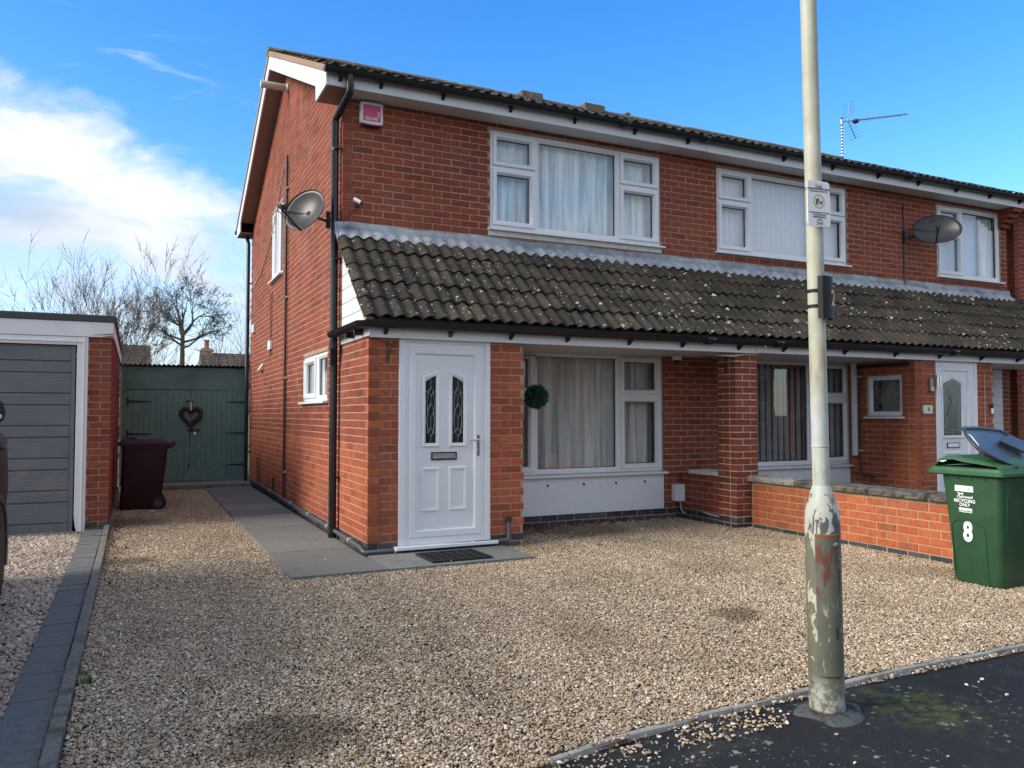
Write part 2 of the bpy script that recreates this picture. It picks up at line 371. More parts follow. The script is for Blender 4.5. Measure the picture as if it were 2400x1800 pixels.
def post_mat():
    m, n = newmat('post_paint'); p = n.objco(); x, y, z = n.sep(p)[0:3]
    sq = n.vmath('MULTIPLY', p, (1, 1, .45))
    f = n.noise(sq, 18, 5, .65, .5)
    c = n.ramp(n.noise(p, 7, 4, .6), [(.3, (.36, .36, .27)), (.7, (.50, .50, .40))])        # old cream coat
    c = n.mix(n.mr(n.noise(n.vmath('MULTIPLY', p, (1, 1, .12)), 14, 4, .6, .5), .52, .74, 0, .55), c, (.27, .28, .17))
    # bluish-white thin coat low on the shaft
    c = n.mix(n.math('MULTIPLY', n.mr(n.math('ABSOLUTE', n.math('SUBTRACT', z, 1.22)), .42, .1), n.mr(f, .35, .6)), c, (.46, .50, .50))
    # rust run beneath the sign
    ru = n.math('MULTIPLY', n.mr(x, -.012, .035), n.math('MULTIPLY', n.mr(z, 1.60, 1.95), n.mr(z, 2.25, 2.1)))
    ru2 = n.math('MULTIPLY', n.mr(n.math('ABSOLUTE', n.math('SUBTRACT', z, 1.55)), .14, .0), .7)
    ru = n.math('MULTIPLY', n.math('MAXIMUM', ru, ru2), n.mr(n.noise(n.vmath('MULTIPLY', p, (1, 1, .25)), 26, 4, .6), .36, .62))
    c = n.mix(n.math('MULTIPLY', ru, .8), c, (.24, .135, .05))
    # the base: grey-olive paint showing where the cream has flaked off
    basem = n.mr(z, .90, .84)
    fl = n.math('ADD', f, n.mr(z, .70, .98, -.10, .07))
    fl = n.math('ADD', fl, n.mr(x, .02, -.10, -.03, .06))
    flaked = n.mr(fl, .535, .52)
    below = n.math('LESS_THAN', z, .985)
    olive = n.ramp(n.noise(n.vmath('MULTIPLY', p, (1, 1, .3)), 9, 4, .6), [(.3, (.105, .105, .078)), (.7, (.165, .162, .115))])
    slate = n.mix(n.mr(z, .74, .86), olive, (.085, .098, .108))
    c = n.mix(n.math('MULTIPLY', flaked, below), c, slate)
    lowg = n.math('MULTIPLY', n.mr(z, .20, .10), n.mr(n.noise(p, 22, 5, .7), .42, .6))
    c = n.mix(lowg, c, (.38, .38, .34))
    rb = n.mr(n.math('ADD', z, n.math('MULTIPLY', n.noise(p, 30, 3), .03)), .05, .035)
    c = n.mix(rb, c, (.12, .055, .032))
    finish(n, c, .55, f, .35, .003, spec=.4)
    m, n = newmat('door_paint'); p = n.objco(); x, y, z = n.sep(p)[0:3]
    f = n.noise(n.vmath('MULTIPLY', p, (1, 1, .5)), 16, 5, .65, .6)
    c = n.ramp(n.noise(p, 10, 4, .6), [(.3, (.085, .090, .070)), (.7, (.135, .135, .10))])
    rust = n.math('MULTIPLY', n.mr(f, .485, .525), n.math('MULTIPLY', n.mr(z, .50, .60), n.mr(z, .80, .74)))
    c = n.mix(rust, c, (.125, .050, .036))
    edge = n.mr(z, .785, .80); c = n.mix(edge, c, (.20, .075, .04))
    scr = n.math('MULTIPLY', n.mr(n.noise(n.vmath('MULTIPLY', p, (1, 1, .25)), 30, 4, .65, .4), .61, .66), n.mr(n.math('ABSOLUTE', n.math('SUBTRACT', z, .36)), .2, .05))
    c = n.mix(n.math('MULTIPLY', scr, .8), c, (.44, .44, .38))
    finish(n, c, .5, f, .3, .003, spec=.4)
post_mat()
def bin_green():
    m, n = newmat('bin_green'); p = n.objco(); f = n.noise(p, 9, 4, .6)
    c = n.ramp(f, [(.3, (.019, .062, .027)), (.7, (.027, .080, .036))])
    sc = n.mr(n.noise(n.vmath('MULTIPLY', p, (.4, .4, 3)), 20, 4, .6), .68, .74, 0, .4)
    c = n.mix(sc, c, (.06, .14, .07))
    finish(n, c, .46, n.noise(p, 120, 2), .08, .002, spec=.45)
    m, n = newmat('bin_green_lid'); p = n.objco(); f = n.noise(p, 9, 4, .6)
    c = n.ramp(f, [(.3, (.030, .105, .045)), (.7, (.045, .135, .062))])
    c = n.mix(n.mr(n.noise(p, 6, 5, .6), .58, .75, 0, .35), c, (.16, .22, .16))
    finish(n, c, .5, spec=.4)
    m, n = newmat('grey_lid'); p = n.objco(); f = n.noise(p, 6, 4, .6)
    finish(n, n.ramp(f, [(.3, (.040, .041, .043)), (.7, (.062, .064, .066))]), .42, spec=.4)
bin_green()

# ------------------------------------------------------------------ mesh helpers
class MB:
    def __init__(s): s.v = []; s.f = []; s.mi = []
    def add(s, vs, fs, mi=0):
        o = len(s.v); s.v.extend([tuple(map(float, q)) for q in vs]); s.f.extend([tuple(i+o for i in f) for f in fs]); s.mi.extend([mi]*len(fs)); return s
    def box(s, x0, x1, y0, y1, z0, z1, mi=0):
        return s.add([(x0,y0,z0),(x1,y0,z0),(x1,y1,z0),(x0,y1,z0),(x0,y0,z1),(x1,y0,z1),(x1,y1,z1),(x0,y1,z1)],
                     [(0,3,2,1),(4,5,6,7),(0,1,5,4),(1,2,6,5),(2,3,7,6),(3,0,4,7)], mi)
    def pbox(s, pl, u0, u1, d0, d1, z0, z1, mi=0):
        a = pl.P(u0, d0, z0); b = pl.P(u1, d1, z1)
        return s.box(min(a[0],b[0]), max(a[0],b[0]), min(a[1],b[1]), max(a[1],b[1]), min(a[2],b[2]), max(a[2],b[2]), mi)
    def prism(s, poly, vec, mi=0):
        n = len(poly); v = Vector(vec)
        vs = [Vector(p) for p in poly] + [Vector(p)+v for p in poly]
        fs = [tuple(range(n))[::-1], tuple(range(n, 2*n))] + [(i, (i+1) % n, n+(i+1) % n, n+i) for i in range(n)]
        return s.add(vs, fs, mi)
    def tube(s, pts, r, n=8, mi=0, cap=True):
        pts = [Vector(p) for p in pts]; rs = r if hasattr(r, '__len__') else [r]*len(pts)
        T = []
        for i in range(len(pts)):
            a = pts[max(i-1, 0)]; b = pts[min(i+1, len(pts)-1)]
            t = (b-a); T.append(t.normalized() if t.length > 1e-9 else Vector((0,0,1)))
        up = Vector((0,0,1)) if abs(T[0].z) < .9 else Vector((1,0,0))
        nx = T[0].cross(up).normalized(); vs = []
        for i, p in enumerate(pts):
            nx = (nx - T[i]*nx.dot(T[i])).normalized(); ny = T[i].cross(nx)
            for k in range(n):
                a = 2*math.pi*k/n; vs.append(p + (nx*math.cos(a)+ny*math.sin(a))*rs[i])
        fs = [(i*n+k, i*n+(k+1) % n, (i+1)*n+(k+1) % n, (i+1)*n+k) for i in range(len(pts)-1) for k in range(n)]
        if cap: fs += [tuple(range(n))[::-1], tuple((len(pts)-1)*n+k for k in range(n))]
        return s.add(vs, fs, mi)
    def lathe(s, prof, n=24, c=(0,0,0), axis=None, mi=0):
        M = Matrix.Identity(3) if axis is None else Vector((0,0,1)).rotation_difference(Vector(axis)).to_matrix()
        c = Vector(c); vs = []
        for r, z in prof:
            for k in range(n):
                a = 2*math.pi*k/n; vs.append(c + M @ Vector((r*math.cos(a), r*math.sin(a), z)))
        fs = [(i*n+k, i*n+(k+1) % n, (i+1)*n+(k+1) % n, (i+1)*n+k) for i in range(len(prof)-1) for k in range(n)]
        fs += [tuple(range(n))[::-1], tuple((len(prof)-1)*n+k for k in range(n))]
        return s.add(vs, fs, mi)
    def grid(s, P, mi=0):
        h = len(P); w = len(P[0]); vs = [q for row in P for q in row]
        return s.add(vs, [(i*w+j, i*w+j+1, (i+1)*w+j+1, (i+1)*w+j) for i in range(h-1) for j in range(w-1)], mi)
    def build(s, name, mats, parent=None, local=False, smooth=None, bevel=0.0, kind=None, recalc=True, seg=2):
        me = bpy.data.meshes.new(name)
        off = Vector((0,0,0))
        if parent is not None and not local:
            p = parent
            while p: off += p.location; p = p.parent
        me.from_pydata([tuple(Vector(q)-off) for q in s.v] if off.length > 0 else s.v, [], s.f)
        mats = mats if isinstance(mats, (list, tuple)) else [mats]
        for m in mats: me.materials.append(MATS[m])
        if len(mats) > 1: me.polygons.foreach_set('material_index', s.mi)
        if recalc:
            bm = bmesh.new(); bm.from_mesh(me); bmesh.ops.recalc_face_normals(bm, faces=bm.faces); bm.to_mesh(me); bm.free()
        if smooth is not None:
            me.polygons.foreach_set('use_smooth', [True]*len(me.polygons)); me.set_sharp_from_angle(angle=R(smooth))
        me.update()
        o = bpy.data.objects.new(name, me); COL.objects.link(o)
        if parent is not None: o.parent = parent
        if kind: o['kind'] = kind
        if bevel:
            b = o.modifiers.new('edge', 'BEVEL'); b.width = bevel; b.segments = seg; b.limit_method = 'ANGLE'; b.angle_limit = R(40)
            b.harden_normals = False
        return o
class PlF:                                   # wall facing the street (-y)
    def __init__(s, y): s.y = y; s.n = (0,-1,0)
    def P(s, u, d, z): return (u, s.y-d, z)
class PlW:                                   # wall facing -x
    def __init__(s, x): s.x = x; s.n = (-1,0,0)
    def P(s, u, d, z): return (s.x-d, u, z)
class PlE:                                   # wall facing +x
    def __init__(s, x): s.x = x; s.n = (1,0,0)
    def P(s, u, d, z): return (s.x+d, u, z)
def thing(name, label, cat, loc=(0,0,0), rot=(0,0,0), group=None):
    o = bpy.data.objects.new(name, None); COL.objects.link(o); o.location = loc; o.rotation_euler = rot
    o.empty_display_size = .1; o['label'] = label; o['category'] = cat
    if group: o['group'] = group
    return o
def tag(o, label, cat, group=None):
    o['label'] = label; o['category'] = cat
    if group: o['group'] = group
    return o
def struct(mb, name, mat, **k): return mb.build(name, mat, kind='structure', **k)
def copyobj(src, name, parent, M=None, loc=None, rot=None, scale=None):
    o = src.copy(); COL.objects.link(o); o.name = name; o.parent = parent
    if loc is not None: o.location = loc
    if rot is not None: o.rotation_euler = rot
    if scale is not None: o.scale = scale
    return o
def text(name, body, size, loc, facing, mat, parent, align='CENTER', sx=1.0, extra_rot=0.0, spacing=1.0, bold=0.0):
    c = bpy.data.curves.new(name, 'FONT'); c.body = body; c.size = size; c.align_x = align; c.align_y = 'CENTER'
    c.extrude = .0006; c.offset = bold; c.space_character = spacing; c.materials.append(MATS[mat])
    o = bpy.data.objects.new(name, c); COL.objects.link(o)
    rz = {'F': 0.0, 'W': -math.pi/2, 'E': math.pi/2}[facing] if isinstance(facing, str) else facing
    o.rotation_euler = (math.pi/2, 0, rz)
    if extra_rot: o.rotation_euler = (Matrix.Rotation(rz, 3, 'Z') @ Matrix.Rotation(math.pi/2, 3, 'X') @ Matrix.Rotation(extra_rot, 3, 'Z')).to_euler()
    o.scale = (sx, 1, 1); off = Vector((0,0,0)); p = parent
    while p: off += p.location; p = p.parent
    o.location = Vector(loc) - off; o.parent = parent
    return o
def project(P):
    v = np.asarray(P, float) - CAM; c, s_ = math.cos(YAW), math.sin(YAW)
    x = c*v[...,0]+s_*v[...,1]; y = -s_*v[...,0]+c*v[...,1]; z = v[...,2]
    cp, sp = math.cos(PITCH), math.sin(PITCH); y2 = cp*y+sp*z; z2 = -sp*y+cp*z
    y2s = np.where(np.abs(y2) < 1e-6, 1e-6, y2)
    return 1200+FPX*x/y2s, 900-FPX*z2/y2s, y2

# ------------------------------------------------------------------ brickwork
def brick_mesh():
    L, H, c = .2145, .0645, .003
    o = [(-L/2, -H/2), (L/2, -H/2), (L/2, H/2), (-L/2, H/2)]
    i = [(-L/2+c, -H/2+c), (L/2-c, -H/2+c), (L/2-c, H/2-c), (-L/2+c, H/2-c)]
    v = [(x, 0, z) for x, z in i] + [(x, c, z) for x, z in o] + [(x, .1, z) for x, z in o]
    f = [(0,1,2,3)] + [(4+k, 4+(k+1) % 4, (k+1) % 4, k) for k in range(4)] + [(8+k, 8+(k+1) % 4, 4+(k+1) % 4, 4+k) for k in range(4)]
    return np.array(v), f
BV, BF = brick_mesh()
BMESH = {}
def brick_data(mat):
    if mat not in BMESH:
        me = bpy.data.meshes.new('brick'); me.from_pydata(BV.tolist(), [], BF); me.materials.append(MATS[mat]); me.update(); BMESH[mat] = me
    return BMESH[mat]
ROT = {PlF: 0.0, PlW: -math.pi/2, PlE: math.pi/2}
OCC = [((0.02, -1.07, 0), (1.58, -.02, 2.05)), ((7.39, -1.07, 0), (8.96, -.02, 2.05)), ((4.33, -1.08, 0), (4.64, -.8, 2.0)), ((4.54, -4.2, 0), (4.72, -1.05, .56)),
       ((3.92, -4.4, 0), (4.6, -4.05, .95)), ((-4.6, 1.93, 0), (-2.2, 6.0, 2.4)), ((-3.7, -5.2, 0), (-2.8, -.9, 1.2))]
def hidden(P):
    d = P - CAM
    for a, b in OCC:
        t0, t1 = 0.0, .999
        for k in range(3):
            if abs(d[k]) < 1e-9:
                if not (a[k] < CAM[k] < b[k]): t0 = 2; break
                continue
            u, w = (a[k]-CAM[k])/d[k], (b[k]-CAM[k])/d[k]
            if u > w: u, w = w, u
            t0 = max(t0, u); t1 = min(t1, w)
        if t0 < t1: return True
    return False
class Brickwork:
    def __init__(s, owner): s.owner = owner; s.rec = []
    def lay(s, pl, wall, z0, z1, ivfn, holes=(), mat=lambda z: 'red_brick', ref=0.0, base=-.02, keep=None):
        k0 = int(math.floor((z0-base)/.075+1e-6)); k1 = int(math.ceil((z1-base)/.075-1e-6))
        for k in range(k0, k1):
            zc = base + k*.075 + .0375
            if zc-.02 < z0 or zc+.02 > z1: continue
            ivs = list(ivfn(zc, k))
            for (ha, hb, hz0, hz1) in holes:
                if hz0 < zc+.031 and hz1 > zc-.031:
                    nv = []
                    for a, b in ivs:
                        if hb <= a or ha >= b: nv.append((a, b)); continue
                        if ha-a > .03: nv.append((a, ha-.004))
                        if b-hb > .03: nv.append((hb+.004, b))
                    ivs = nv
            off = (k % 2)*.1125
            for a, b in ivs:
                j = math.floor((a-ref-off)/.225)
                while True:
                    x0 = ref + off + j*.225; x1 = x0 + .215; j += 1
                    if x0 >= b: break
                    x0c, x1c = max(x0, a), min(x1, b)
                    if x1c-x0c < .035 or (keep and not keep((x0c+x1c)/2)): continue
                    u = (x0c+x1c)/2 + random.uniform(-.002, .002)*(1 if x0c > a and x1c < b else 0)
                    s.rec.append((pl, wall, u, zc+random.uniform(-.0015, .0015), x1c-x0c, mat(zc), random.uniform(-.001, .0022), random.uniform(-.006, .006)))
    def finish(s, limit=300):
        sc = []
        for i, (pl, wall, u, z, L, m, d, t) in enumerate(s.rec):
            P = np.array(pl.P(u, 0, z)); v = CAM-P; dist = np.linalg.norm(v); cosv = float(np.dot(v, pl.n))/dist
            px, py, dep = project(P)
            a = -1
            if cosv > 0 and dep > .3 and -10 < px < 2410 and -10 < py < 1810 and not hidden(P + np.array(pl.n)*.01):
                a = L*.065*cosv/dist**2
            sc.append(a)
        order = np.argsort(-np.array(sc)); top = set(int(i) for i in order[:limit] if sc[i] > 0)
        rest = MB(); mats = []
        vv = []; ff = []; mi = []
        for i, (pl, wall, u, z, L, m, d, t) in enumerate(s.rec):
            rz = ROT[type(pl)]
            if i in top:
                o = bpy.data.objects.new('brick', brick_data(m)); COL.objects.link(o); o.parent = wall
                off = Vector((0,0,0)); p = wall
                while p: off += p.location; p = p.parent
                o.location = Vector(pl.P(u, d, z)) - off; o.rotation_euler = (0, t, rz); o.scale = (L/.215, 1, 1)
            else:
                if m not in mats: mats.append(m)
                V = BV.copy(); V[:,0] *= L/.215
                V[:,2] += V[:,0]*-t
                c, sn = math.cos(rz), math.sin(rz); X = V[:,0]*c - V[:,1]*sn; Y = V[:,0]*sn + V[:,1]*c
                P = pl.P(u, d, z); n0 = len(vv)*12
                vv.append(np.stack([X+P[0], Y+P[1], V[:,2]+P[2]], 1)); ff += [tuple(q+n0 for q in f) for f in BF]; mi += [mats.index(m)]*len(BF)
        if vv:
            rest.v = [tuple(q) for q in np.concatenate(vv)]; rest.f = ff; rest.mi = mi
            if len(mats) == 1: rest.mi = [0]*len(ff)
            rest.build('brickwork', mats, s.owner, kind='stuff', recalc=False)
def wall_cells(mb, pl, u0, u1, z0, z1, holes=(), d0=-.12, d1=-.0028, mi=0):
    us = sorted(set([u0, u1] + [min(max(h, u0), u1) for H in holes for h in H[:2]])); zs = sorted(set([z0, z1] + [min(max(h, z0), z1) for H in holes for h in H[2:]]))
    for z_a, z_b in zip(zs, zs[1:]):
        run = None
        for a, b in list(zip(us, us[1:])) + [(None, None)]:
            solid = a is not None and not any(H[0] < (a+b)/2 < H[1] and H[2] < (z_a+z_b)/2 < H[3] for H in holes)
            if solid: run = (run[0], b) if run else (a, b)
            elif run: mb.pbox(pl, run[0], run[1], d0, d1, z_a, z_b, mi); run = None

# ------------------------------------------------------------------ windows, doors, curtains
def frame_boxes(mb, pl, u0, u1, z0, z1, w, d0, d1):
    mb.pbox(pl, u0, u0+w, d0, d1, z0, z1); mb.pbox(pl, u1-w, u1, d0, d1, z0, z1)
    mb.pbox(pl, u0+w, u1-w, d0, d1, z0, z0+w); mb.pbox(pl, u0+w, u1-w, d0, d1, z1-w, z1)
def mitre_frame(mb, pl, u0, u1, z0, z1, prof):
    """closed rectangular frame swept from a profile of (inset, depth) points, corners mitred"""
    m = len(prof); n0 = []
    rings = [[pl.P(u0+i, d, z0+i), pl.P(u1-i, d, z0+i), pl.P(u1-i, d, z1-i), pl.P(u0+i, d, z1-i)] for i, d in prof]
    vs = [q for r in rings for q in r]; fs = []
    for a in range(m):
        b = (a+1) % m
        for k in range(4): fs.append((a*4+k, a*4+(k+1) % 4, b*4+(k+1) % 4, b*4+k))
    mb.add(vs, fs)
SASH = [(0, -.055), (0, .004), (.006, .010), (.040, .010), (.056, -.012), (.060, -.018), (.060, -.055)]
BEAD = [(0, -.055), (0, -.006), (.012, -.012), (.020, -.020), (.020, -.055)]
def make_window(owner, pl, u0, u1, z0, z1, cells, rec=.018, sill=True, sill_out=.055, mull=.050, label=None):
    """cells: (ua, ub, za, zb, opening)"""
    mb = MB(); fr = .042
    frame_boxes(mb, pl, u0, u1, z0, z1, fr, -.085, -rec)
    us = sorted(set([c[0] for c in cells] + [c[1] for c in cells])); 
    done = set()
    for (a, b, c, d, op) in cells:
        for (c2) in cells:
            if abs(c2[0]-b) < .09 and c2[0] > b-.001 and ('v', round(b, 3)) not in done:
                mb.pbox(pl, b, c2[0], -.084, -rec-.001, z0+fr, z1-fr); done.add(('v', round(b, 3)))
            if abs(c2[0]-a) < .001 and 0 < c2[2]-d < .09 and ('h', round(a, 3), round(d, 3)) not in done:
                mb.pbox(pl, a, b, -.084, -rec-.0015, d, c2[2]); done.add(('h', round(a, 3), round(d, 3)))
    w = mb.build('window', 'upvc', owner, bevel=.004)
    if label: w['label'] = label
    for (a, b, c, d, op) in cells:
        m = MB(); mitre_frame(m, pl, a-.006 if op else a, b+.006 if op else b, c-.006 if op else c, d+.006 if op else d, [(i, dd-rec+.012) if op else (i, dd-rec) for i, dd in SASH] if op else [(i, dd-rec+.004) for i, dd in BEAD])
        m.build('sash' if op else 'bead', 'upvc', w, smooth=20)
        ins = .0545 if op else .0205
        g = MB(); frame_boxes(g, pl, a+ins-.003, b-ins+.003, c+ins-.003, d-ins+.003, .009, -.066, -.052 - (0 if op else .0))
        g.build('gasket', 'gasket_rubber', w)
        p = MB(); p.pbox(pl, a+ins-.002, b-ins+.002, -.064, -.058, c+ins-.002, d-ins+.002); p.build('pane', 'window_glass', w)
    if sill:
        s_ = MB(); prof = [(-.085, z0-.002), (-.02, z0-.002), (sill_out-.012, z0-.014), (sill_out, z0-.016), (sill_out, z0-.036), (sill_out-.012, z0-.036), (-.085, z0-.030)]
        vs = [pl.P(u, d, z) for u in (u0-.035, u1+.035) for d, z in prof]; n = len(prof)
        s_.add(vs, [tuple(range(n)), tuple(range(n, 2*n))] + [(i, (i+1) % n, n+(i+1) % n, n+i) for i in range(n)])
        s_.build('sill', 'upvc', w, bevel=.002)
    return w
def curtain(owner, pl, u0, u1, z0, z1, mat, depth=-.17, fold=.09, amp=.022, seed=0, name='curtain', fold_shade=0.0):
    rs = random.Random(seed); n = max(8, int((u1-u0)/.012)); rows = 9; ph = []; x = 0; P = []
    k1, k2, k3 = [rs.uniform(0, 6.28) for _ in range(3)]
    for j in range(rows):
        t = j/(rows-1); z = z1 + (z0-z1)*t; row = []
        for i in range(n+1):
            u = u0 + (u1-u0)*i/n
            w = math.sin(2*math.pi*u/fold + k1 + 1.3*math.sin(u*7+k2) + .5*t*math.sin(u*11+k3))
            a = amp*(.55 + .45*math.sin(u*5.3+k3))*(.45+.55*t)
            row.append(pl.P(u + .010*t*math.sin(u*31+k1), depth + a*w, z + .006*math.sin(u*17+k2)*(t > .9)))
        P.append(row)
    m = MB(); m.grid(P); return m.build(name, mat, owner, smooth=180, recalc=False)
def blind_slats(owner, pl, u0, u1, z0, z1, mat, w=.085, gap=.092, depth=-.15, ang=25, name='slat'):
    n = int((u1-u0)/gap); c, s_ = math.cos(R(ang)), math.sin(R(ang)); proto = None
    for i in range(n):
        u = u0 + (i+.5)*(u1-u0)/n; m = MB(); P = []
        for k in range(5):
            t = (k/4-.5)*w; b = .006*(1-(2*k/4-1)**2)
            P.append([pl.P(u+t*c, depth+t*s_+b, z1), pl.P(u+t*c, depth+t*s_+b, z0)])
        m.grid(P); m.build(name, mat, owner, smooth=180, recalc=False)
    m = MB(); m.pbox(pl, u0, u1, depth-.02, depth+.02, z1, z1+.03); m.build('headrail', 'white_plastic', owner)

def moulding(mb, pl, poly, dbase, w=.030, h=.012):
    """raised picture-frame moulding along a closed polygon (u,z), convex, drawn anticlockwise"""
    n = len(poly); cx = sum(p[0] for p in poly)/n; cz = sum(p[1] for p in poly)/n
    def inset(k):
        out = []
        for i in range(n):
            a, b, c = Vector(poly[i-1]), Vector(poly[i]), Vector(poly[(i+1) % n])
            e1 = (b-a).normalized(); e2 = (c-b).normalized(); n1 = Vector((-e1.y, e1.x)); n2 = Vector((-e2.y, e2.x))
            bis = (n1+n2); bis /= max(.2, bis.dot(n1)); q = b + bis*k; out.append((q.x, q.y))
        return out
    prof = [(0, dbase), (.004, dbase+h*.7), (w*.35, dbase+h), (w*.6, dbase+h*.6), (w*.8, dbase+h*.75), (w, dbase)]
    vs = []; 
    for i, d in prof: vs += [pl.P(u, d, z) for u, z in inset(i)]
    m = len(prof)
    mb.add(vs, [(a*n+k, a*n+(k+1) % n, (a+1)*n+(k+1) % n, (a+1)*n+k) for a in range(m-1) for k in range(n)])

# ================================================================== ground and setting
mb = MB(); mb.add([(-700,-700,-.16),(700,-700,-.16),(700,900,-.16),(-700,900,-.16)], [(0,1,2,3)]); struct(mb, 'ground', 'earth')
mb = MB(); mb.box(-60, 60, -13.6, -7.75, -.30, -.13); struct(mb, 'road', 'road_tar')
mb = MB()
xs = np.linspace(-12, 14, 40); P = []
for y in (-7.55, -7.0, -6.4, -5.9, -5.6, -5.34):
    P.append([(x, y, -.028 - .012*(y < -7) + .006*math.sin(x*1.7+y*2.1)) for x in xs])
mb.grid(P); struct(mb, 'pavement', 'asphalt', smooth=180)
pv = struct(MB().box(-14, 16, -7.70, -7.56, -.3, -.035), 'kerb', 'concrete', bevel=.012)
mb = MB(); mb.box(-14, 30, -16, -13.75, -.3, -.06); struct(mb, 'far_pavement', 'road_tar')

# concrete edging strip between the gravel and the pavement
edge_line = lambda x: float(np.interp(x, [-2.3, -.6, -.24, .38, 1.57, 2.68, 4.9], [-5.91, -5.565, -5.495, -5.428, -5.374, -5.376, -5.360])) + .004*math.sin(x*7)
edging = struct(MB().box(-2.25, 4.9, -5.44, -5.40, -.19, -.10), 'edging', 'concrete')
x = -2.2
while x < 4.8:
    L = .9; a, b = x+.004, min(x+L, 4.85)-.004
    m = MB(); n = 7; top = []
    for i in range(n):
        u = a+(b-a)*i/(n-1); y = edge_line(u); jag = random.uniform(-.006, .006)
        top.append((u, y-.016+jag, y+.011+random.uniform(-.005, .005), .004+random.uniform(-.006, .004)))
    vs = [];
    for u, ya, yb, z in top: vs += [(u, ya-.004, -.09), (u, ya, z-.006), (u, ya+.008, z), (u, yb-.006, z), (u, yb, -.09)]
    fs = [(i*5+k, i*5+k+1, (i+1)*5+k+1, (i+1)*5+k) for i in range(n-1) for k in range(4)] + [(0,1,2,3,4), tuple((n-1)*5+k for k in range(5))]
    m.add(vs, fs).build('edging_stone', 'concrete', edging)
    x += L

# gravel beds
def bed_poly(name, mat, rects, z):
    m = MB()
    for (x0, x1, y0, y1) in rects:
        nx = max(2, int((x1-x0)/.35)); ny = max(2, int((y1-y0)/.35))
        m.grid([[(x0+(x1-x0)*i/nx, y0+(y1-y0)*j/ny, z + .010*math.sin(1.9*(x0+(x1-x0)*i/nx)+.7)*math.cos(1.4*(y0+(y1-y0)*j/ny))) for i in range(nx+1)] for j in range(ny+1)])
    return m.build(name, mat, kind='structure', smooth=180, recalc=False)
DRIVE = [(-2.172, -1.75, -5.83, -1.835), (-1.75, -1.2, -5.74, -1.835), (-1.2, -.85, -5.655, -1.835), (-.85, -.5, -5.59, -1.835), (-.5, -.1, -5.52, -1.835), (-.1, .3, -5.462, -1.835), (.3, .9, -5.420, -1.835), (.9, 4.52, -5.374, -1.835), (-2.172, -.80, -1.835, 6.62), (1.36, 4.52, -1.835, -1.10), (1.60, 4.30, -1.10, -.01), (4.30, 4.52, -1.835, -1.12)]
bed_poly('gravel_bed', 'gravel_bed', DRIVE, -.012)
NDRIVE = [(-5.2, -2.435, -5.3, 1.66)]
bed_poly('neighbour_gravel_bed', 'chipping_bed', NDRIVE, -.010)
bed_poly('neighbour_front_bed', 'gravel_bed', [(4.76, 11.5, -5.3, -.05)], -.02)

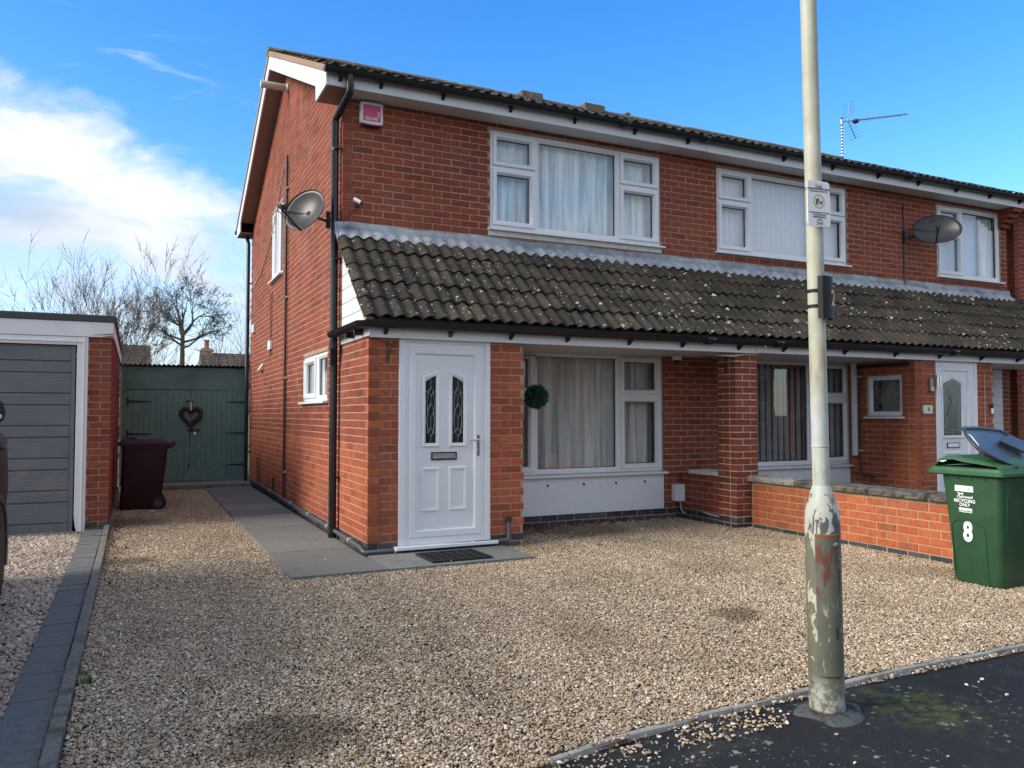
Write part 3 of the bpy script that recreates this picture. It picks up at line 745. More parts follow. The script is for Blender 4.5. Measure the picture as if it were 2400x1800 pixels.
def gravel(name, mat, rects, label, zone, dens_near, dens_far, y_near, y_far, smin, smax, patches=(), zoff=0.0, edges=None, seed=0, thin_lo=.32):
    m = MB()
    for (x0, x1, y0, y1) in rects:
        m.add([(x0,y0,zoff),(x1,y0,zoff),(x1,y1,zoff),(x0,y1,zoff)], [(0,1,2,3)])
    o = m.build(name, mat, recalc=False); o['kind'] = 'stuff'; o['label'] = label; o['category'] = 'gravel'
    ng = bpy.data.node_groups.new(name, 'GeometryNodeTree')
    ng.interface.new_socket('Geometry', in_out='INPUT', socket_type='NodeSocketGeometry')
    ng.interface.new_socket('Geometry', in_out='OUTPUT', socket_type='NodeSocketGeometry')
    n = NT(ng)
    gi = n.n('NodeGroupInput'); go = n.n('NodeGroupOutput')
    p = n.n('GeometryNodeInputPosition').outputs[0]
    x, y, z = n.sep(p)[0:3]
    mrn = lambda v, a, b, c, d: n.n('ShaderNodeMapRange', {'Value': v, 'From Min': a, 'From Max': b, 'To Min': c, 'To Max': d}).outputs[0]
    dens = mrn(y, y_near, y_far, dens_near, dens_far)
    for (px_, py_, r0, r1, lo) in patches:
        d = n.vmath('DISTANCE', p, (px_, py_, zoff)); dens = n.math('MULTIPLY', dens, mrn(d, r0, r1, lo, 1.0))
    nzd = n.n('ShaderNodeTexNoise', {'Vector': p, 'Scale': 1.15, 'Detail': 4.0, 'Roughness': .6})
    dens = n.math('MULTIPLY', dens, mrn(nzd.outputs[0], .36, .60, thin_lo, 1.0))
    if edges is not None:
        dens = n.math('MULTIPLY', dens, mrn(y, edges[0], edges[1], edges[2], 1.0))
    dist = n.n('GeometryNodeDistributePointsOnFaces', {'Mesh': gi.outputs[0], 'Density': dens, 'Seed': seed}, distribute_method='RANDOM')
    # pebbles: three lumpy stones
    jn = n.n('GeometryNodeJoinGeometry')
    for k in range(4):
        ico = n.n('GeometryNodeMeshIcoSphere', {'Radius': 1.0, 'Subdivisions': 2})
        nz = n.n('ShaderNodeTexNoise', {'Vector': n.vmath('ADD', n.n('GeometryNodeInputPosition').outputs[0], (k*3.1, k*1.7, k)), 'Scale': 1.1 if k < 2 else .8, 'Detail': 1.0})
        offs = n.vmath('SCALE', n.vmath('SUBTRACT', nz.outputs['Color'], (.5, .5, .5)), scale=1.5 if k < 2 else 1.9)
        sp = n.n('GeometryNodeSetPosition', {'Geometry': ico.outputs[0], 'Offset': offs})
        ss = n.n('GeometryNodeSetShadeSmooth', {'Geometry': sp.outputs[0], 'Shade Smooth': k % 2 == 0})
        sm = n.n('GeometryNodeSetMaterial', {'Geometry': ss.outputs[0], 'Material': MATS[mat]})
        gt = n.n('GeometryNodeGeometryToInstance', {0: sm.outputs[0]})
        ng.links.new(gt.outputs[0], jn.inputs[0])
    def rv(lo, hi, sd):
        nd = n.n('FunctionNodeRandomValue', data_type='FLOAT_VECTOR'); nd.inputs[0].default_value = lo; nd.inputs[1].default_value = hi; nd.inputs['Seed'].default_value = sd
        return nd.outputs[0]
    def rf(lo, hi, sd):
        nd = n.n('FunctionNodeRandomValue', data_type='FLOAT'); nd.inputs[2].default_value = lo; nd.inputs[3].default_value = hi; nd.inputs['Seed'].default_value = sd
        return nd.outputs[1]
    u = rf(0, 1, 21); u = n.math('POWER', u, 2.0)
    size = n.math('ADD', n.math('MULTIPLY', u, smax-smin), smin)
    scl = n.vmath('SCALE', rv((.75, .55, .38), (1.35, .95, .66), 5), scale=size)
    pts = n.n('GeometryNodeSetPosition', {'Geometry': dist.outputs[0], 'Offset': rv((0, 0, -.002), (0, 0, .010), 9)})
    io = n.n('GeometryNodeInstanceOnPoints', {'Points': pts.outputs[0], 'Instance': jn.outputs[0], 'Pick Instance': True, 'Rotation': rv((-.5, -.5, 0), (.5, .5, 6.283), 3), 'Scale': scl})
    ng.links.new(io.outputs[0], go.inputs[0])
    md = o.modifiers.new('stones', 'NODES'); md.node_group = ng
    return o
gravel('gravel', 'pebble', DRIVE, 'loose brown and cream pebble gravel covering the front drive', 0, 22000, 11000, -4.2, -.5, .0031, .0094,
       patches=[(-1.37, -4.95, .12, .50, .10), (1.60, -4.17, .04, .28, .12), (2.9, -.55, .5, 1.6, .40), (-1.9, 2.2, .2, 1.2, .5)], zoff=.002, seed=3)
gravel('pale_chippings', 'pale_pebble', NDRIVE, 'pale pink stone chippings on the drive beside the dark paver strip', 0, 3600, 2600, -4.0, 1.5, .010, .021, zoff=.004, seed=8)
gravel('spilled_gravel', 'pebble', [(-1.3, -.5, -5.95, -5.56), (-.5, .1, -5.78, -5.48), (.1, .70, -5.66, -5.42), (.70, 1.1, -5.455, -5.40), (1.1, 4.4, -5.425, -5.375)], 'stray pebbles spilled over the concrete edging onto the black tarmac', 0, 8, 5200, -5.70, -5.43, .0038, .0112, zoff=-.020, seed=12)
gravel('scattered_pebbles', 'pebble', [(-.4, 4.4, -6.6, -5.6)], 'a few single pebbles lying on the black tarmac pavement', 0, 10, 14, -6.6, -5.6, .006, .012, zoff=-.020, seed=15)
gravel('slab_pebbles', 'pebble', [(-.82, 1.34, -1.82, -1.3), (-.82, -.1, -1.3, 3.0)], 'small stray stones lying on the grey path slabs', 0, 70, 12, -1.8, 2.0, .003, .009, zoff=.032, seed=17)

# block paver strip and kerb stones along the neighbour's drive
strip = struct(MB().box(-2.44, -2.16, -5.35, 1.90, -.2, -.002), 'paver_strip', 'earth')
pm = {}
y = -5.3; k = 0
proto = None
while y < 1.72:
    w = .095
    if proto is None:
        proto = MB().box(-.0945, .0945, -w/2, w/2, -.06, 0).build('block_paver', 'block_paver_dark', strip, local=True, bevel=.004); o = proto
    else: o = copyobj(proto, 'block_paver', strip)
    o.location = (-2.336 + random.uniform(-.002, .002), y+w/2, .028 + random.uniform(-.003, .003)); o.rotation_euler = (random.uniform(-.02, .02), random.uniform(-.012, .012), random.uniform(-.02, .02))
    y += .103; k += 1
y = -5.3; proto = None
while y < 6.6:
    L = .915
    if proto is None: proto = MB().box(-.029, .029, -L/2+.003, L/2-.003, -.2, 0).build('kerb_stone', 'mossy_concrete', strip, local=True, bevel=.007); o = proto
    else: o = copyobj(proto, 'kerb_stone', strip)
    o.location = (-2.203 + random.uniform(-.004, .004), y+L/2, .052 + random.uniform(-.006, .005)); o.rotation_euler = (random.uniform(-.006, .006), random.uniform(-.03, .03), random.uniform(-.004, .004))
    y += L
y = -4.6
sett = struct(MB().box(-5.2, -2.44, 1.66, 1.92, -.2, .0), 'garage_threshold', 'mossy_concrete')
x = -5.1
proto = None
while x < -2.55:
    if proto is None: proto = MB().box(-.098, .098, -.048, .048, -.05, 0).build('block_paver', 'block_paver_dark', sett, local=True, bevel=.004); o = proto
    else: o = copyobj(proto, 'block_paver', sett)
    o.location = (x+.1, 1.72, .022 + random.uniform(-.002, .002)); x += .202

# path of concrete slabs
path = struct(MB().box(-.80, -.02, -1.83, 6.62, -.15, -.004).box(-.02, 1.34, -1.83, -1.10, -.15, -.004), 'path', 'earth')
ys = [-1.835, -1.235, -.63, -.03, .57, 1.17, 1.77, 2.37, 2.97, 3.57, 4.17, 4.77, 5.37, 5.97, 6.62]
for a, b in zip(ys, ys[1:]):
    m = MB(); j = random.uniform(-.003, .003)
    m.box(-.81, -.045 if a > -1.3 else -.012, a+.005, b-.005, -.08, .030+j); m.build('paving_slab', 'slab', path, bevel=.004)
for a, b in ((-.004, .665), (.673, 1.345)):
    MB().box(a, b, -1.83, -1.105, -.08, .030).build('paving_slab', 'slab', path, bevel=.004)
MB().box(-2.0, -.02, 6.60, 7.28, -.1, .085).build('step', 'mossy_concrete', path, bevel=.006)

# ================================================================== house number 8 (near half of the pair)
H8 = thing('brick_house', 'near half of the red brick semi, with the bare gable end and burglar alarm', 'house', (0, 0, 0))
H6 = thing('brick_house', 'far half of the red brick semi, beyond the low orange wall and brick pier', 'house', (7.8, 0, 0))
bw8, bw6 = Brickwork(H8), Brickwork(H6)
PF, PP, PW = PlF(0), PlF(-1.09), PlW(0)
D = 7.245; SL = .4544; RZ = 4.928          # depth of the house, roof slope, underside-of-tile plane at the front wall
red = lambda z: 'red_brick'
base_blue = lambda z: 'blue_brick' if z < .12 else 'red_brick'
porch_m = lambda z: 'blue_brick' if z < .12 else 'porch_brick'
# gable wall
gh = [(.642, 2.055, 1.455, 2.035), (3.741, 4.761, 3.395, 4.512)]
gw = MB()
wall_cells(gw, PW, -1.08, D-.01, -.1, 2.05, gh[:1]); wall_cells(gw, PW, .008, D-.01, 2.05, 4.70, gh[1:])
gw.prism([(.0028, .11, 4.70), (.0028, D-.11, 4.70), (.0028, D/2, RZ-.16+SL*D/2)], (.11, 0, 0))
gwo = gw.build('gable_wall', 'mortar', H8)
def gable_iv(z, k):
    lo = -1.09 if z < 2.045 else 0.0
    hi = D
    if z > 4.74: q = (z-4.735)/SL; lo, hi = q, D-q
    else:
        if k % 2 == 0: lo += .1125
        if k % 2 == 1: hi -= .1125
    return [(lo, hi)] if hi-lo > .1 else []
bw8.lay(PW, gwo, -.02, 6.35, gable_iv, gh, lambda z: 'blue_brick' if z < .12 else ('porch_brick' if z < 1.0 else 'red_brick'), ref=-1.09)
# front wall
W1 = (1.710, 4.090, 3.463, 4.606); WG = (1.74, 4.103, .605, 2.06); PAN = (1.62, 4.105, .130, .605)
fh = [W1, (W1[0]-.02, W1[1]+.02, 3.35, 3.463), WG, PAN]
fw = MB(); wall_cells(fw, PF, .12, 4.60, -.1, 4.70, [W1, WG]); fwo = fw.build('front_wall', 'mortar', H8)
def front_iv(z, k):
    if z < 2.06: return [(1.58, 4.80)]
    if z < 3.20: return []
    return [(0.0 if k % 2 == 0 else .1125, 4.80)]
bw8.lay(PF, fwo, -.02, 4.70, front_iv, fh, base_blue, ref=0.0, keep=lambda u: u < 4.61)
# porch
pw = MB(); wall_cells(pw, PP, .12, 1.59, -.1, 2.045, [(.29, 1.226, -.02, 2.05)]); pwo = pw.build('porch_wall', 'mortar', H8)
bw8.lay(PP, pwo, -.02, 2.045, lambda z, k: [(0.0 if k % 2 == 0 else .1125, 1.6)], [(.29, 1.226, -.3, 3)], porch_m, ref=0.0)
ps = MB(); ps.box(1.49, 1.588, -1.0, -.0, -.1, 2.045); ps.build('porch_return', 'mortar', H8)
# far walls and inside surfaces so the rooms are closed and dark
MB().box(.12, 11.0, D-.15, D-.02, 0, 4.7).box(10.93, 11.05, .05, D-.02, 0, 4.7).build('rear_wall', 'brick_inner', H8)
MB().box(.13, 4.52, .13, D-.2, 2.22, 2.36).build('floor_slab', 'inside_paint', H8)
MB().box(4.54, 4.64, .125, D-.2, 0, 4.6).build('party_wall', 'inside_paint', H8)
MB().box(.13, 4.5, .13, D-.2, 4.66, 4.69).build('ceiling', 'inside_paint', H8)
MB().box(.13, 4.5, .13, D-.2, -.05, .02).build('inner_floor', 'inside_paint', H8)
MB().box(.13, 4.5, 3.2, 3.3, .02, 4.6).build('inner_wall', 'inside_paint', H8)
# rendered panel under the ground-floor window
MB().box(1.60, 4.105, -.012, .02, .128, .572).build('render_panel', 'render_white', H8, bevel=.004)
for hx in (2.443, 2.933, 3.387, 3.813):
    m = MB(); m.tube([(hx, -.010, .478), (hx, -.030, .478), (hx+.006, -.034, .470), (hx, -.030, .462)], .0045, 6); m.lathe([(.014, 0), (.014, .003), (.006, .005)], 10, (hx, -.013, .478), (0,-1,0))
    m.build('hook', 'dark_metal', H8)
# pier, stub wall
MB().box(4.3295, 4.645, -1.0955, -.79, -.1, 2.02).build('pier', 'pale_mortar', H8)
pier = bpy.data.objects['pier']
PPI, PPL = PlF(-1.10), PlW(4.325)
bw8.lay(PPI, pier, -.02, 2.02, lambda z, k: [(4.325 if k % 2 == 0 else 4.4375, 4.652)], (), base_blue, ref=4.325)
bw8.lay(PPL, pier, -.02, 2.02, lambda z, k: [(-1.10 if k % 2 == 1 else -.9875, -.785)], (), base_blue, ref=-1.10)
MB().box(4.3565, 4.63, -.785, -.02, -.1, .575).build('stub_wall', 'mortar', H8); stub = bpy.data.objects['stub_wall']
bw8.lay(PlW(4.352), stub, -.02, .572, lambda z, k: [(-.78, -.005)], (), base_blue, ref=-.9)
MB().box(4.325, 4.66, -.775, -.22, .575, .622).build('coping', 'cream_sill', H8, bevel=.008)
# ---- porch roof carpentry
TP = math.atan(.845); pz = lambda y: 2.19 + .845*(y+1.24)       # tile bed plane
m = MB(); m.prism([(0,-1.20,2.165), (0,-1.20,2.205), (0,-.02,pz(-.02)-.02), (0,-.02,pz(-.02)-.10)], (4.60, 0, 0)); m.build('porch_roof_deck', 'gasket_rubber', H8)
MB().box(0.0, 4.60, -1.155, -1.135, 2.022, 2.165).build('porch_fascia', 'white_board', H8, bevel=.003)
MB().box(0.012, 4.60, -1.134, -.012, 2.046, 2.062).build('porch_soffit', 'soffit_paint', H8)
MB().box(-.014, .006, -1.160, -.02, 2.036, 2.165).build('side_fascia', 'white_board', H8, bevel=.003)
clad = MB().prism([(.02,-1.14,2.165), (.02,-1.14,2.19), (.02,-.05,pz(-.05)-.05), (.02,-.05,2.165)], (.03, 0, 0)).build('cheek_backing', 'white_board', H8)
zb = 2.166
for k in range(7):
    z0, z1 = zb+k*.147, min(zb+(k+1)*.147-.006, pz(-.06)-.07)
    if z1-z0 < .02: break
    y0 = lambda z: max(-1.15, -1.24 + (z-2.19+.055)/.845)
    poly = [(-.006, y0(z0), z0), (-.006, -.055, z0), (-.006, -.055, z1), (-.006, y0(z1), z1)]
    if k == 0: poly = [(-.006, -1.20, z0), (-.006, -.055, z0), (-.006, -.055, z1), (-.006, y0(z1), z1), (-.006, -1.17, z0+.05), (-.006, -1.20, z0+.045)]
    MB().prism(poly, (.022, 0, 0)).build('cladding_board', 'white_board', clad, bevel=.002)
m = MB(); m.prism([(-.062, -1.235, pz(-1.235)-.012), (-.062, -.09, pz(-.09)-.012), (-.062, -.06, pz(-.06)-.075), (-.062, -1.19, pz(-1.19)-.075)], (.075, 0, 0)); m.build('porch_verge', 'verge_mortar', H8, bevel=.004)

# ---- main roof carpentry
def roof_body(H, x0, x1, name='roof'):
    m = MB(); za, zr, zc = RZ+SL*-.26, RZ+SL*D/2, RZ+SL*-.26
    m.prism([(x0,-.26,za), (x0,D/2,zr), (x0,D+.26,zc), (x0,D+.26,zc-.05), (x0,D/2,zr-.07), (x0,-.26,za-.05)], (x1-x0, 0, 0))
    return m.build(name, 'roof_tile', H)
roof8 = roof_body(H8, -.20, 4.608); roof6 = roof_body(H6, 4.612, 11.26)
MB().box(-.235, 4.606, -.285, -.262, 4.668, 4.80).build('fascia', 'white_board', H8, bevel=.003)
MB().box(-.22, 4.606, -.261, -.006, 4.674, 4.69).build('soffit', 'soffit_paint', H8)
# barge boards with boxed ends
def barge(H, sgn, x=-.242):
    f = lambda y: y if sgn > 0 else D-y
    poly = [(-.288, 4.665), (.235, 4.680), (.245, 4.838)] ; top = [(D/2, 6.573), (D/2, 6.375)]
    pts = [(-.288, 4.800), (-.288, 4.665), (.232, 4.672), (.245, RZ-.195+SL*.245), (D/2, RZ-.195+SL*D/2), (D/2, RZ+.002+SL*D/2), (.10, RZ+.002+SL*.10)]
    pts = [(x, f(y), z) for y, z in pts]
    MB().prism(pts, (.022, 0, 0)).build('bargeboard', 'white_board', H, bevel=.002)
    a, b = f(.24), f(D/2)
    MB().prism([(x+.02, a, RZ-.185+SL*.24), (x+.02, b, RZ-.185+SL*D/2), (x+.02, b, RZ-.165+SL*D/2), (x+.02, a, RZ-.165+SL*.24)], (.255, 0, 0)).build('rake_soffit', 'shaded_soffit', H)
    MB().box(x+.02, -.005, min(f(-.26), f(.228)), max(f(-.26), f(.228)), 4.668, 4.680).build('box_end', 'shaded_soffit', H)
    v = MB().prism([(x-.016, f(-.34), RZ-.15), (x-.016, f(-.34), RZ-.085), (x-.016, f(D/2), RZ+SL*D/2+.082), (x-.016, f(D/2), RZ+SL*D/2+.004)], (.09, 0, 0)).build('verge', 'verge_mortar', H, bevel=.004)
barge(H8, 1); barge(H8, -1)
MB().box(-.235, 4.606, D+.262, D+.285, 4.668, 4.80).build('rear_fascia', 'white_board', H8)

# ---- tiles
def tile_mesh():
    W_, L_ = .278, .365; n = 13; vs = []; fs = []
    h = lambda x: .036*(.5+.5*math.cos(2*math.pi*(x-.07)/.139))**.85
    xs = [W_*i/(n-1) for i in range(n)]
    for y, dz in ((0.0, .026), (L_, .004)):
        for x in xs: vs.append((x, y, h(x)+dz))
    fs += [(i, i+1, n+i+1, n+i) for i in range(n-1)]
    o = len(vs)
    for x in xs: vs.append((x, 0, h(x)+.026))
    for x in xs: vs.append((x, .004, h(x)+.008))
    fs += [(o+i, o+n+i, o+n+i+1, o+i+1) for i in range(n-1)]
    o2 = len(vs)
    vs += [(0, 0, h(0)+.026), (0, L_, h(0)+.004), (0, L_, h(0)-.012), (0, .004, h(0)+.008), (W_, 0, h(W_)+.026), (W_, L_, h(W_)+.004), (W_, L_, h(W_)-.012), (W_, .004, h(W_)+.008)]
    fs += [(o2, o2+1, o2+2, o2+3), (o2+7, o2+6, o2+5, o2+4)]
    return vs, fs
TV, TF = tile_mesh()
tme = bpy.data.meshes.new('tile'); tme.from_pydata(TV, [], TF); tme.materials.append(MATS['roof_tile'])
tme.polygons.foreach_set('use_smooth', [True]*len(TF)); tme.update()
def place_tiles(H, roof, cols, low_rows, up_parts, up_total, low_limit=None):
    spec = []
    pu = math.atan(SL)
    for r in range(low_rows):
        for c in cols: spec.append(('L', r, c))
    for r in range(up_total):
        for c in cols: spec.append(('U', r, c))
    rest_v = []; rest_f = []; tv = np.array(TV)
    off = roof.parent.location
    for kind, r, c in spec:
        x = -.085 + .279*c
        if kind == 'L':
            s_ = r*.302; y = -1.245 + s_*math.cos(TP); z = pz(-1.245) + s_*math.sin(TP); p = TP
        else:
            s_ = r*.337; y = -.375 + s_*math.cos(pu); z = RZ+.047+SL*-.375 + s_*math.sin(pu); p = pu; x -= .155
        rot = (p + random.uniform(-.018, .018), random.uniform(-.014, .014), random.uniform(-.014, .014))
        z += random.uniform(-.003, .004); y += random.uniform(-.007, .007) - (.022 if random.random() < .03 else 0)
        if kind == 'L' or r < up_parts:
            o = bpy.data.objects.new('tile', tme); COL.objects.link(o); o.parent = roof; o.location = Vector((x, y, z)) - off; o.rotation_euler = rot
        else:
            M = Matrix.Translation((x, y, z)) @ Matrix.Rotation(rot[0], 4, 'X')
            A = np.array(M); q = tv @ A[:3,:3].T + A[:3,3]; n0 = len(rest_v)*len(TV); rest_v.append(q); rest_f += [tuple(i+n0 for i in f) for f in TF]
    if rest_v:
        b = MB(); b.v = [tuple(q) for q in np.concatenate(rest_v)]; b.f = rest_f; b.mi = [0]*len(rest_f)
        b.build('tiling', 'roof_tile', H, kind='stuff', recalc=False, smooth=180)
place_tiles(H8, roof8, range(0, 17), 5, 12, 13)
place_tiles(H6, roof6, range(17, 41), 5, 7, 13)
# ridge tiles
def ridge(H, roof, x0, x1):
    x = x0
    while x < x1-.1:
        L = min(.45, x1-x); m = MB(); n = 9; pr = [(.12*math.cos(math.pi*k/n)*1.05, .085*math.sin(math.pi*k/n)) for k in range(n+1)]
        lift = random.uniform(-.006, .006)
        vs = [(xx, D/2+a, RZ+SL*D/2+.045+b+lift) for xx in (x+.004, x+L-.004) for a, b in pr]
        m.add(vs, [(i, i+1, n+2+i, n+1+i) for i in range(n)] + [tuple(range(n+1)), tuple(range(n+1, 2*n+2))]); m.build('ridge_tile', 'ridge_clay', roof, smooth=40)
        x += L
ridge(H8, roof8, -.27, 4.61); ridge(H6, roof6, 4.61, 11.3)
def vent_tile(H, roof, x0, x1):
    zz = RZ+SL*D/2
    m = MB(); m.prism([(x0, D/2-.17, zz-.02), (x0, D/2-.15, zz+.17), (x0, D/2+.15, zz+.17), (x0, D/2+.17, zz-.02)], (x1-x0, 0, 0))
    o = m.build('vent_ridge', 'ridge_clay', roof, bevel=.01)
vent_tile(H8, roof8, 3.82, 4.22); vent_tile(H6, roof6, 5.04, 5.45)
# soil pipe above the ridge
m = MB(); zz = RZ+SL*D/2; m.lathe([(.055, -.2), (.055, .20), (.075, .205), (.075, .235), (.058, .24)], 16, (6.10, D/2+.15, zz)); m.build('soil_pipe', 'grey_pipe', H6, smooth=40)

# ---- lead flashing over the head of the porch roof
def lead(H, x0, x1, end=False):
    n = int((x1-x0)/.0175); rows = []
    hh = lambda x: .036*(.5+.5*math.cos(2*math.pi*(x+.085-.07)/.1395))**.85
    for j, (yy, zz, a) in enumerate([(-.008, 3.345, 0), (-.012, 3.27, 0), (-.016, pz(-.016)+.055, .15), (-.045, None, .7), (-.085, None, .95), (-.125, None, 1), (-.150, None, 1)]):
        row = []
        for i in range(n+1):
            x = x0+(x1-x0)*i/n; wob = .006*math.sin(x*5.1+j)+.004*math.sin(x*13.7+2*j)
            z = zz if zz is not None else pz(yy)+.032
            z += a*hh(x) + (wob if j in (0, 2) else wob*.4)
            row.append((x, yy - (.008*math.sin(x*9.0) if j == 6 else 0) - .003*abs(math.sin(x*4.3+j)), z))
        rows.append(row)
    m = MB(); m.grid(rows)
    o = m.build('lead_flashing', 'lead', H, smooth=180, recalc=False)
    s_ = o.modifiers.new('thick', 'SOLIDIFY'); s_.thickness = .004; s_.offset = 1
lead(H8, -.075, 4.605); lead(H6, 4.611, 11.10)
MB().prism([(-.078, -.01, 3.345), (-.078, -.16, pz(-.16)+.03), (-.078, -.10, pz(-.10)-.03), (-.078, -.01, pz(-.01)-.04)], (.004, 0, 0)).build('lead_turn', 'lead', H8)

# ---- gutters
def gutter(H, pts, zc, r=.056, name='gutter'):
    """half-round channel along a horizontal polyline"""
    prof = [(r*math.cos(a), r*math.sin(a)) for a in np.linspace(math.pi, 2*math.pi, 13)]; prof = [(prof[0][0]-.004, .006)] + prof + [(prof[-1][0]+.004, .006)]
    prof += [((r-.004)*math.cos(a), (r-.004)*math.sin(a)) for a in np.linspace(2*math.pi, math.pi, 13)]
    pts = [Vector(p) for p in pts]; vs = []; k = len(prof)
    for i, p in enumerate(pts):
        t1 = (p-pts[i-1]).normalized() if i else (pts[1]-p).normalized(); t2 = (pts[i+1]-p).normalized() if i < len(pts)-1 else t1
        n1 = Vector((t1.y, -t1.x, 0)); n2 = Vector((t2.y, -t2.x, 0)); b = n1+n2; b /= max(.3, b.dot(n1))
        for a, c in prof: vs.append(p + b*a + Vector((0,0,zc+c)))
    m = MB(); m.add(vs, [(i*k+j, i*k+(j+1) % k, (i+1)*k+(j+1) % k, (i+1)*k+j) for i in range(len(pts)-1) for j in range(k)])
    for i in (0, len(pts)-1):
        m.add([vs[i*k+j] for j in range(15)], [tuple(range(15))])
    return m.build(name, 'black_plastic', H, smooth=35)
def brackets(g, xs, y, zc, r=.056):
    for x in xs:
        m = MB(); m.prism([(x-.016, y+r+.022, zc-.005), (x-.016, y+r+.022, zc-r-.05), (x-.016, y+r+.002, zc-r-.05), (x-.016, y-.01, zc-r-.006), (x-.016, y-.01, zc-r+.01)], (.032, 0, 0))
        m.build('gutter_bracket', 'black_plastic', g, bevel=.003)
def union(g, x, y, zc, r=.056):
    m = MB(); pr = [((r+.010)*math.cos(a), (r+.010)*math.sin(a)) for a in np.linspace(math.pi*.97, 2.03*math.pi, 13)]
    vs = [(xx, y+a, zc+b) for xx in (x-.055, x+.055) for a, b in pr]; n = len(pr)
    m.add(vs, [(i, i+1, n+i+1, n+i) for i in range(n-1)]); o = m.build('gutter_union', 'black_plastic', g, smooth=60)
    s_ = o.modifiers.new('thick', 'SOLIDIFY'); s_.thickness = .006
GU = (-.352, 4.822); GL = (-1.222, 2.158)
g8u = gutter(H8, [(-.275, GU[0], 0), (4.608, GU[0], 0)], GU[1]); brackets(g8u, [-.10, .33, 1.02, 1.83, 2.66, 3.5, 4.30], *GU); union(g8u, 3.32, *GU); union(g8u, 4.52, *GU)
g6u = gutter(H6, [(4.612, GU[0], 0), (11.25, GU[0], 0)], GU[1]); brackets(g6u, [5.9, 6.8, 7.7, 8.55, 9.4, 10.2, 10.95], *GU); union(g6u, 8.3, *GU)
g8l = gutter(H8, [(-.085, .03, 0), (-.085, GL[0]+.04, 0), (-.045, GL[0], 0), (4.608, GL[0], 0)], GL[1]); brackets(g8l, [.14, .78, 1.42, 2.06, 2.82, 3.52, 4.32], *GL); union(g8l, 3.85, *GL)
g6l = gutter(H6, [(4.612, GL[0], 0), (11.2, GL[0], 0)], GL[1]); brackets(g6l, [5.0, 6.0, 6.9, 7.75, 8.6, 9.4], *GL); union(g6l, 4.85, *GL); union(g6l, 7.95, *GL)
m = MB(); m.prism([(-.10, -.62, 2.10), (-.10, -.62, 2.055), (-.02, -.62, 2.055), (-.02, -.62, 2.13)], (0, .03, 0)); m.prism([(-.10, -.95, 2.10), (-.10, -.95, 2.055), (-.02, -.95, 2.055), (-.02, -.95, 2.13)], (0, .03, 0)); m.build('gutter_bracket', 'black_plastic', g8l)
# downpipes
dp = MB(); dp.tube([(-.01, -.345, 4.80), (-.01, -.345, 4.63), (-.014, -.33, 4.59), (-.056, .045, 4.47), (-.062, .075, 4.43), (-.062, .075, 2.15), (-.062, .060, 2.06), (-.062, .060, .03)], .040, 16)
dpo = dp.build('downpipe', 'black_plastic', H8, smooth=40)
m = MB(); m.lathe([(.0385, -.06), (.0385, .06)], 16, (-.01, -.345, 4.70)); m.lathe([(.039, -.07), (.039, .05)], 16, (-.062, .075, 4.36)); m.lathe([(.041, -.03), (.046, 0), (.046, .03)], 16, (-.062, .06, .05)); m.build('pipe_collar', 'black_plastic', dpo, smooth=40)
m = MB(); m.tube([(-.085, -.015, 2.11), (-.085, -.015, 2.03), (-.078, .0, 1.97), (-.064, .05, 1.86), (-.062, .06, 1.80), (-.062, .06, 1.72)], .038, 16); m.lathe([(.044, -.035), (.044, .035)], 16, (-.085, -.015, 2.03)); m.lathe([(.043, -.03), (.043, .03)], 16, (-.062, .06, 1.79)); m.build('branch_pipe', 'black_plastic', dpo, smooth=40)
for zz in (4.13, 2.95, .655):
    m = MB(); m.lathe([(.0395, -.014), (.0395, .014)], 16, (-.062, .068, zz)); m.box(-.075, -.004, -.005+.0, .025, zz-.010, zz+.010); m.tube([(-.02, .02, zz), (-.02, -.02, zz)], .010, 8); m.build('pipe_clip', 'black_plastic', dpo, smooth=40)
m = MB(); m.tube([(-.075, D+.05, 4.75), (-.075, D+.05, 4.60), (-.075, D-.12, 4.50), (-.075, D-.12, 0.0)], .034, 14); rp = m.build('rear_downpipe', 'black_plastic', H8, smooth=40)
m = MB(); [m.box(-.09, -.004, D-.13, D-.09, z_-.01, z_+.01) for z_ in (3.75, 2.2, .72)]; m.build('pipe_clip', 'black_plastic', rp)
gr = gutter(H8, [(-.27, D+.345, 0), (1.0, D+.345, 0)], 4.80, name='rear_gutter')
# conduit and cables on the gable
cp = MB().tube([(-.030, 3.27, 5.02), (-.030, 3.27, .12)], .019, 10).build('conduit_pipe', 'brown_plastic', H8, smooth=40)
for zz in (4.55, 2.98, 1.83, .50):
    MB().box(-.034, -.002, 3.225, 3.315, zz-.012, zz+.012).build('pipe_clip', 'cream_plastic', cp, bevel=.003)
MB().tube([(-.02, 3.30, 4.93), (-.03, 3.55, 4.92), (-.015, 3.95, 4.72), (-.013, 4.25, 4.45), (-.013, 5.0, 4.05), (-.013, 5.9, 3.75), (-.02, 6.7, 3.66), (-.03, 7.1, 3.62)], .009, 6).build('cable', 'cream_plastic', H8, smooth=60)
MB().tube([(-.012, 4.78, 3.22), (-.010, 4.79, 2.46)], .005, 5).tube([(-.012, 4.63, 3.25), (-.010, 4.64, 2.46)], .005, 5).tube([(-.012, 4.75, 2.35), (-.02, 4.72, 2.22), (-.012, 4.64, 2.36)], .005, 5).build('cable', 'dark_metal', H8)
MB().box(-.045, -.002, 4.60, 4.83, 2.335, 2.475).build('junction_box', 'white_plastic', H8, bevel=.006)
MB().box(-.04, -.002, 6.62, 6.84, 2.79, 2.94).build('junction_box', 'white_plastic', H8, bevel=.006)
m = MB(); m.prism([(-.003, 5.55, 2.175), (-.075, 5.55, 2.06), (-.085, 5.55, 2.05), (-.003, 5.55, 2.05)], (0, .22, 0)); m.build('vent_cowl', 'cream_plastic', H8, bevel=.004)
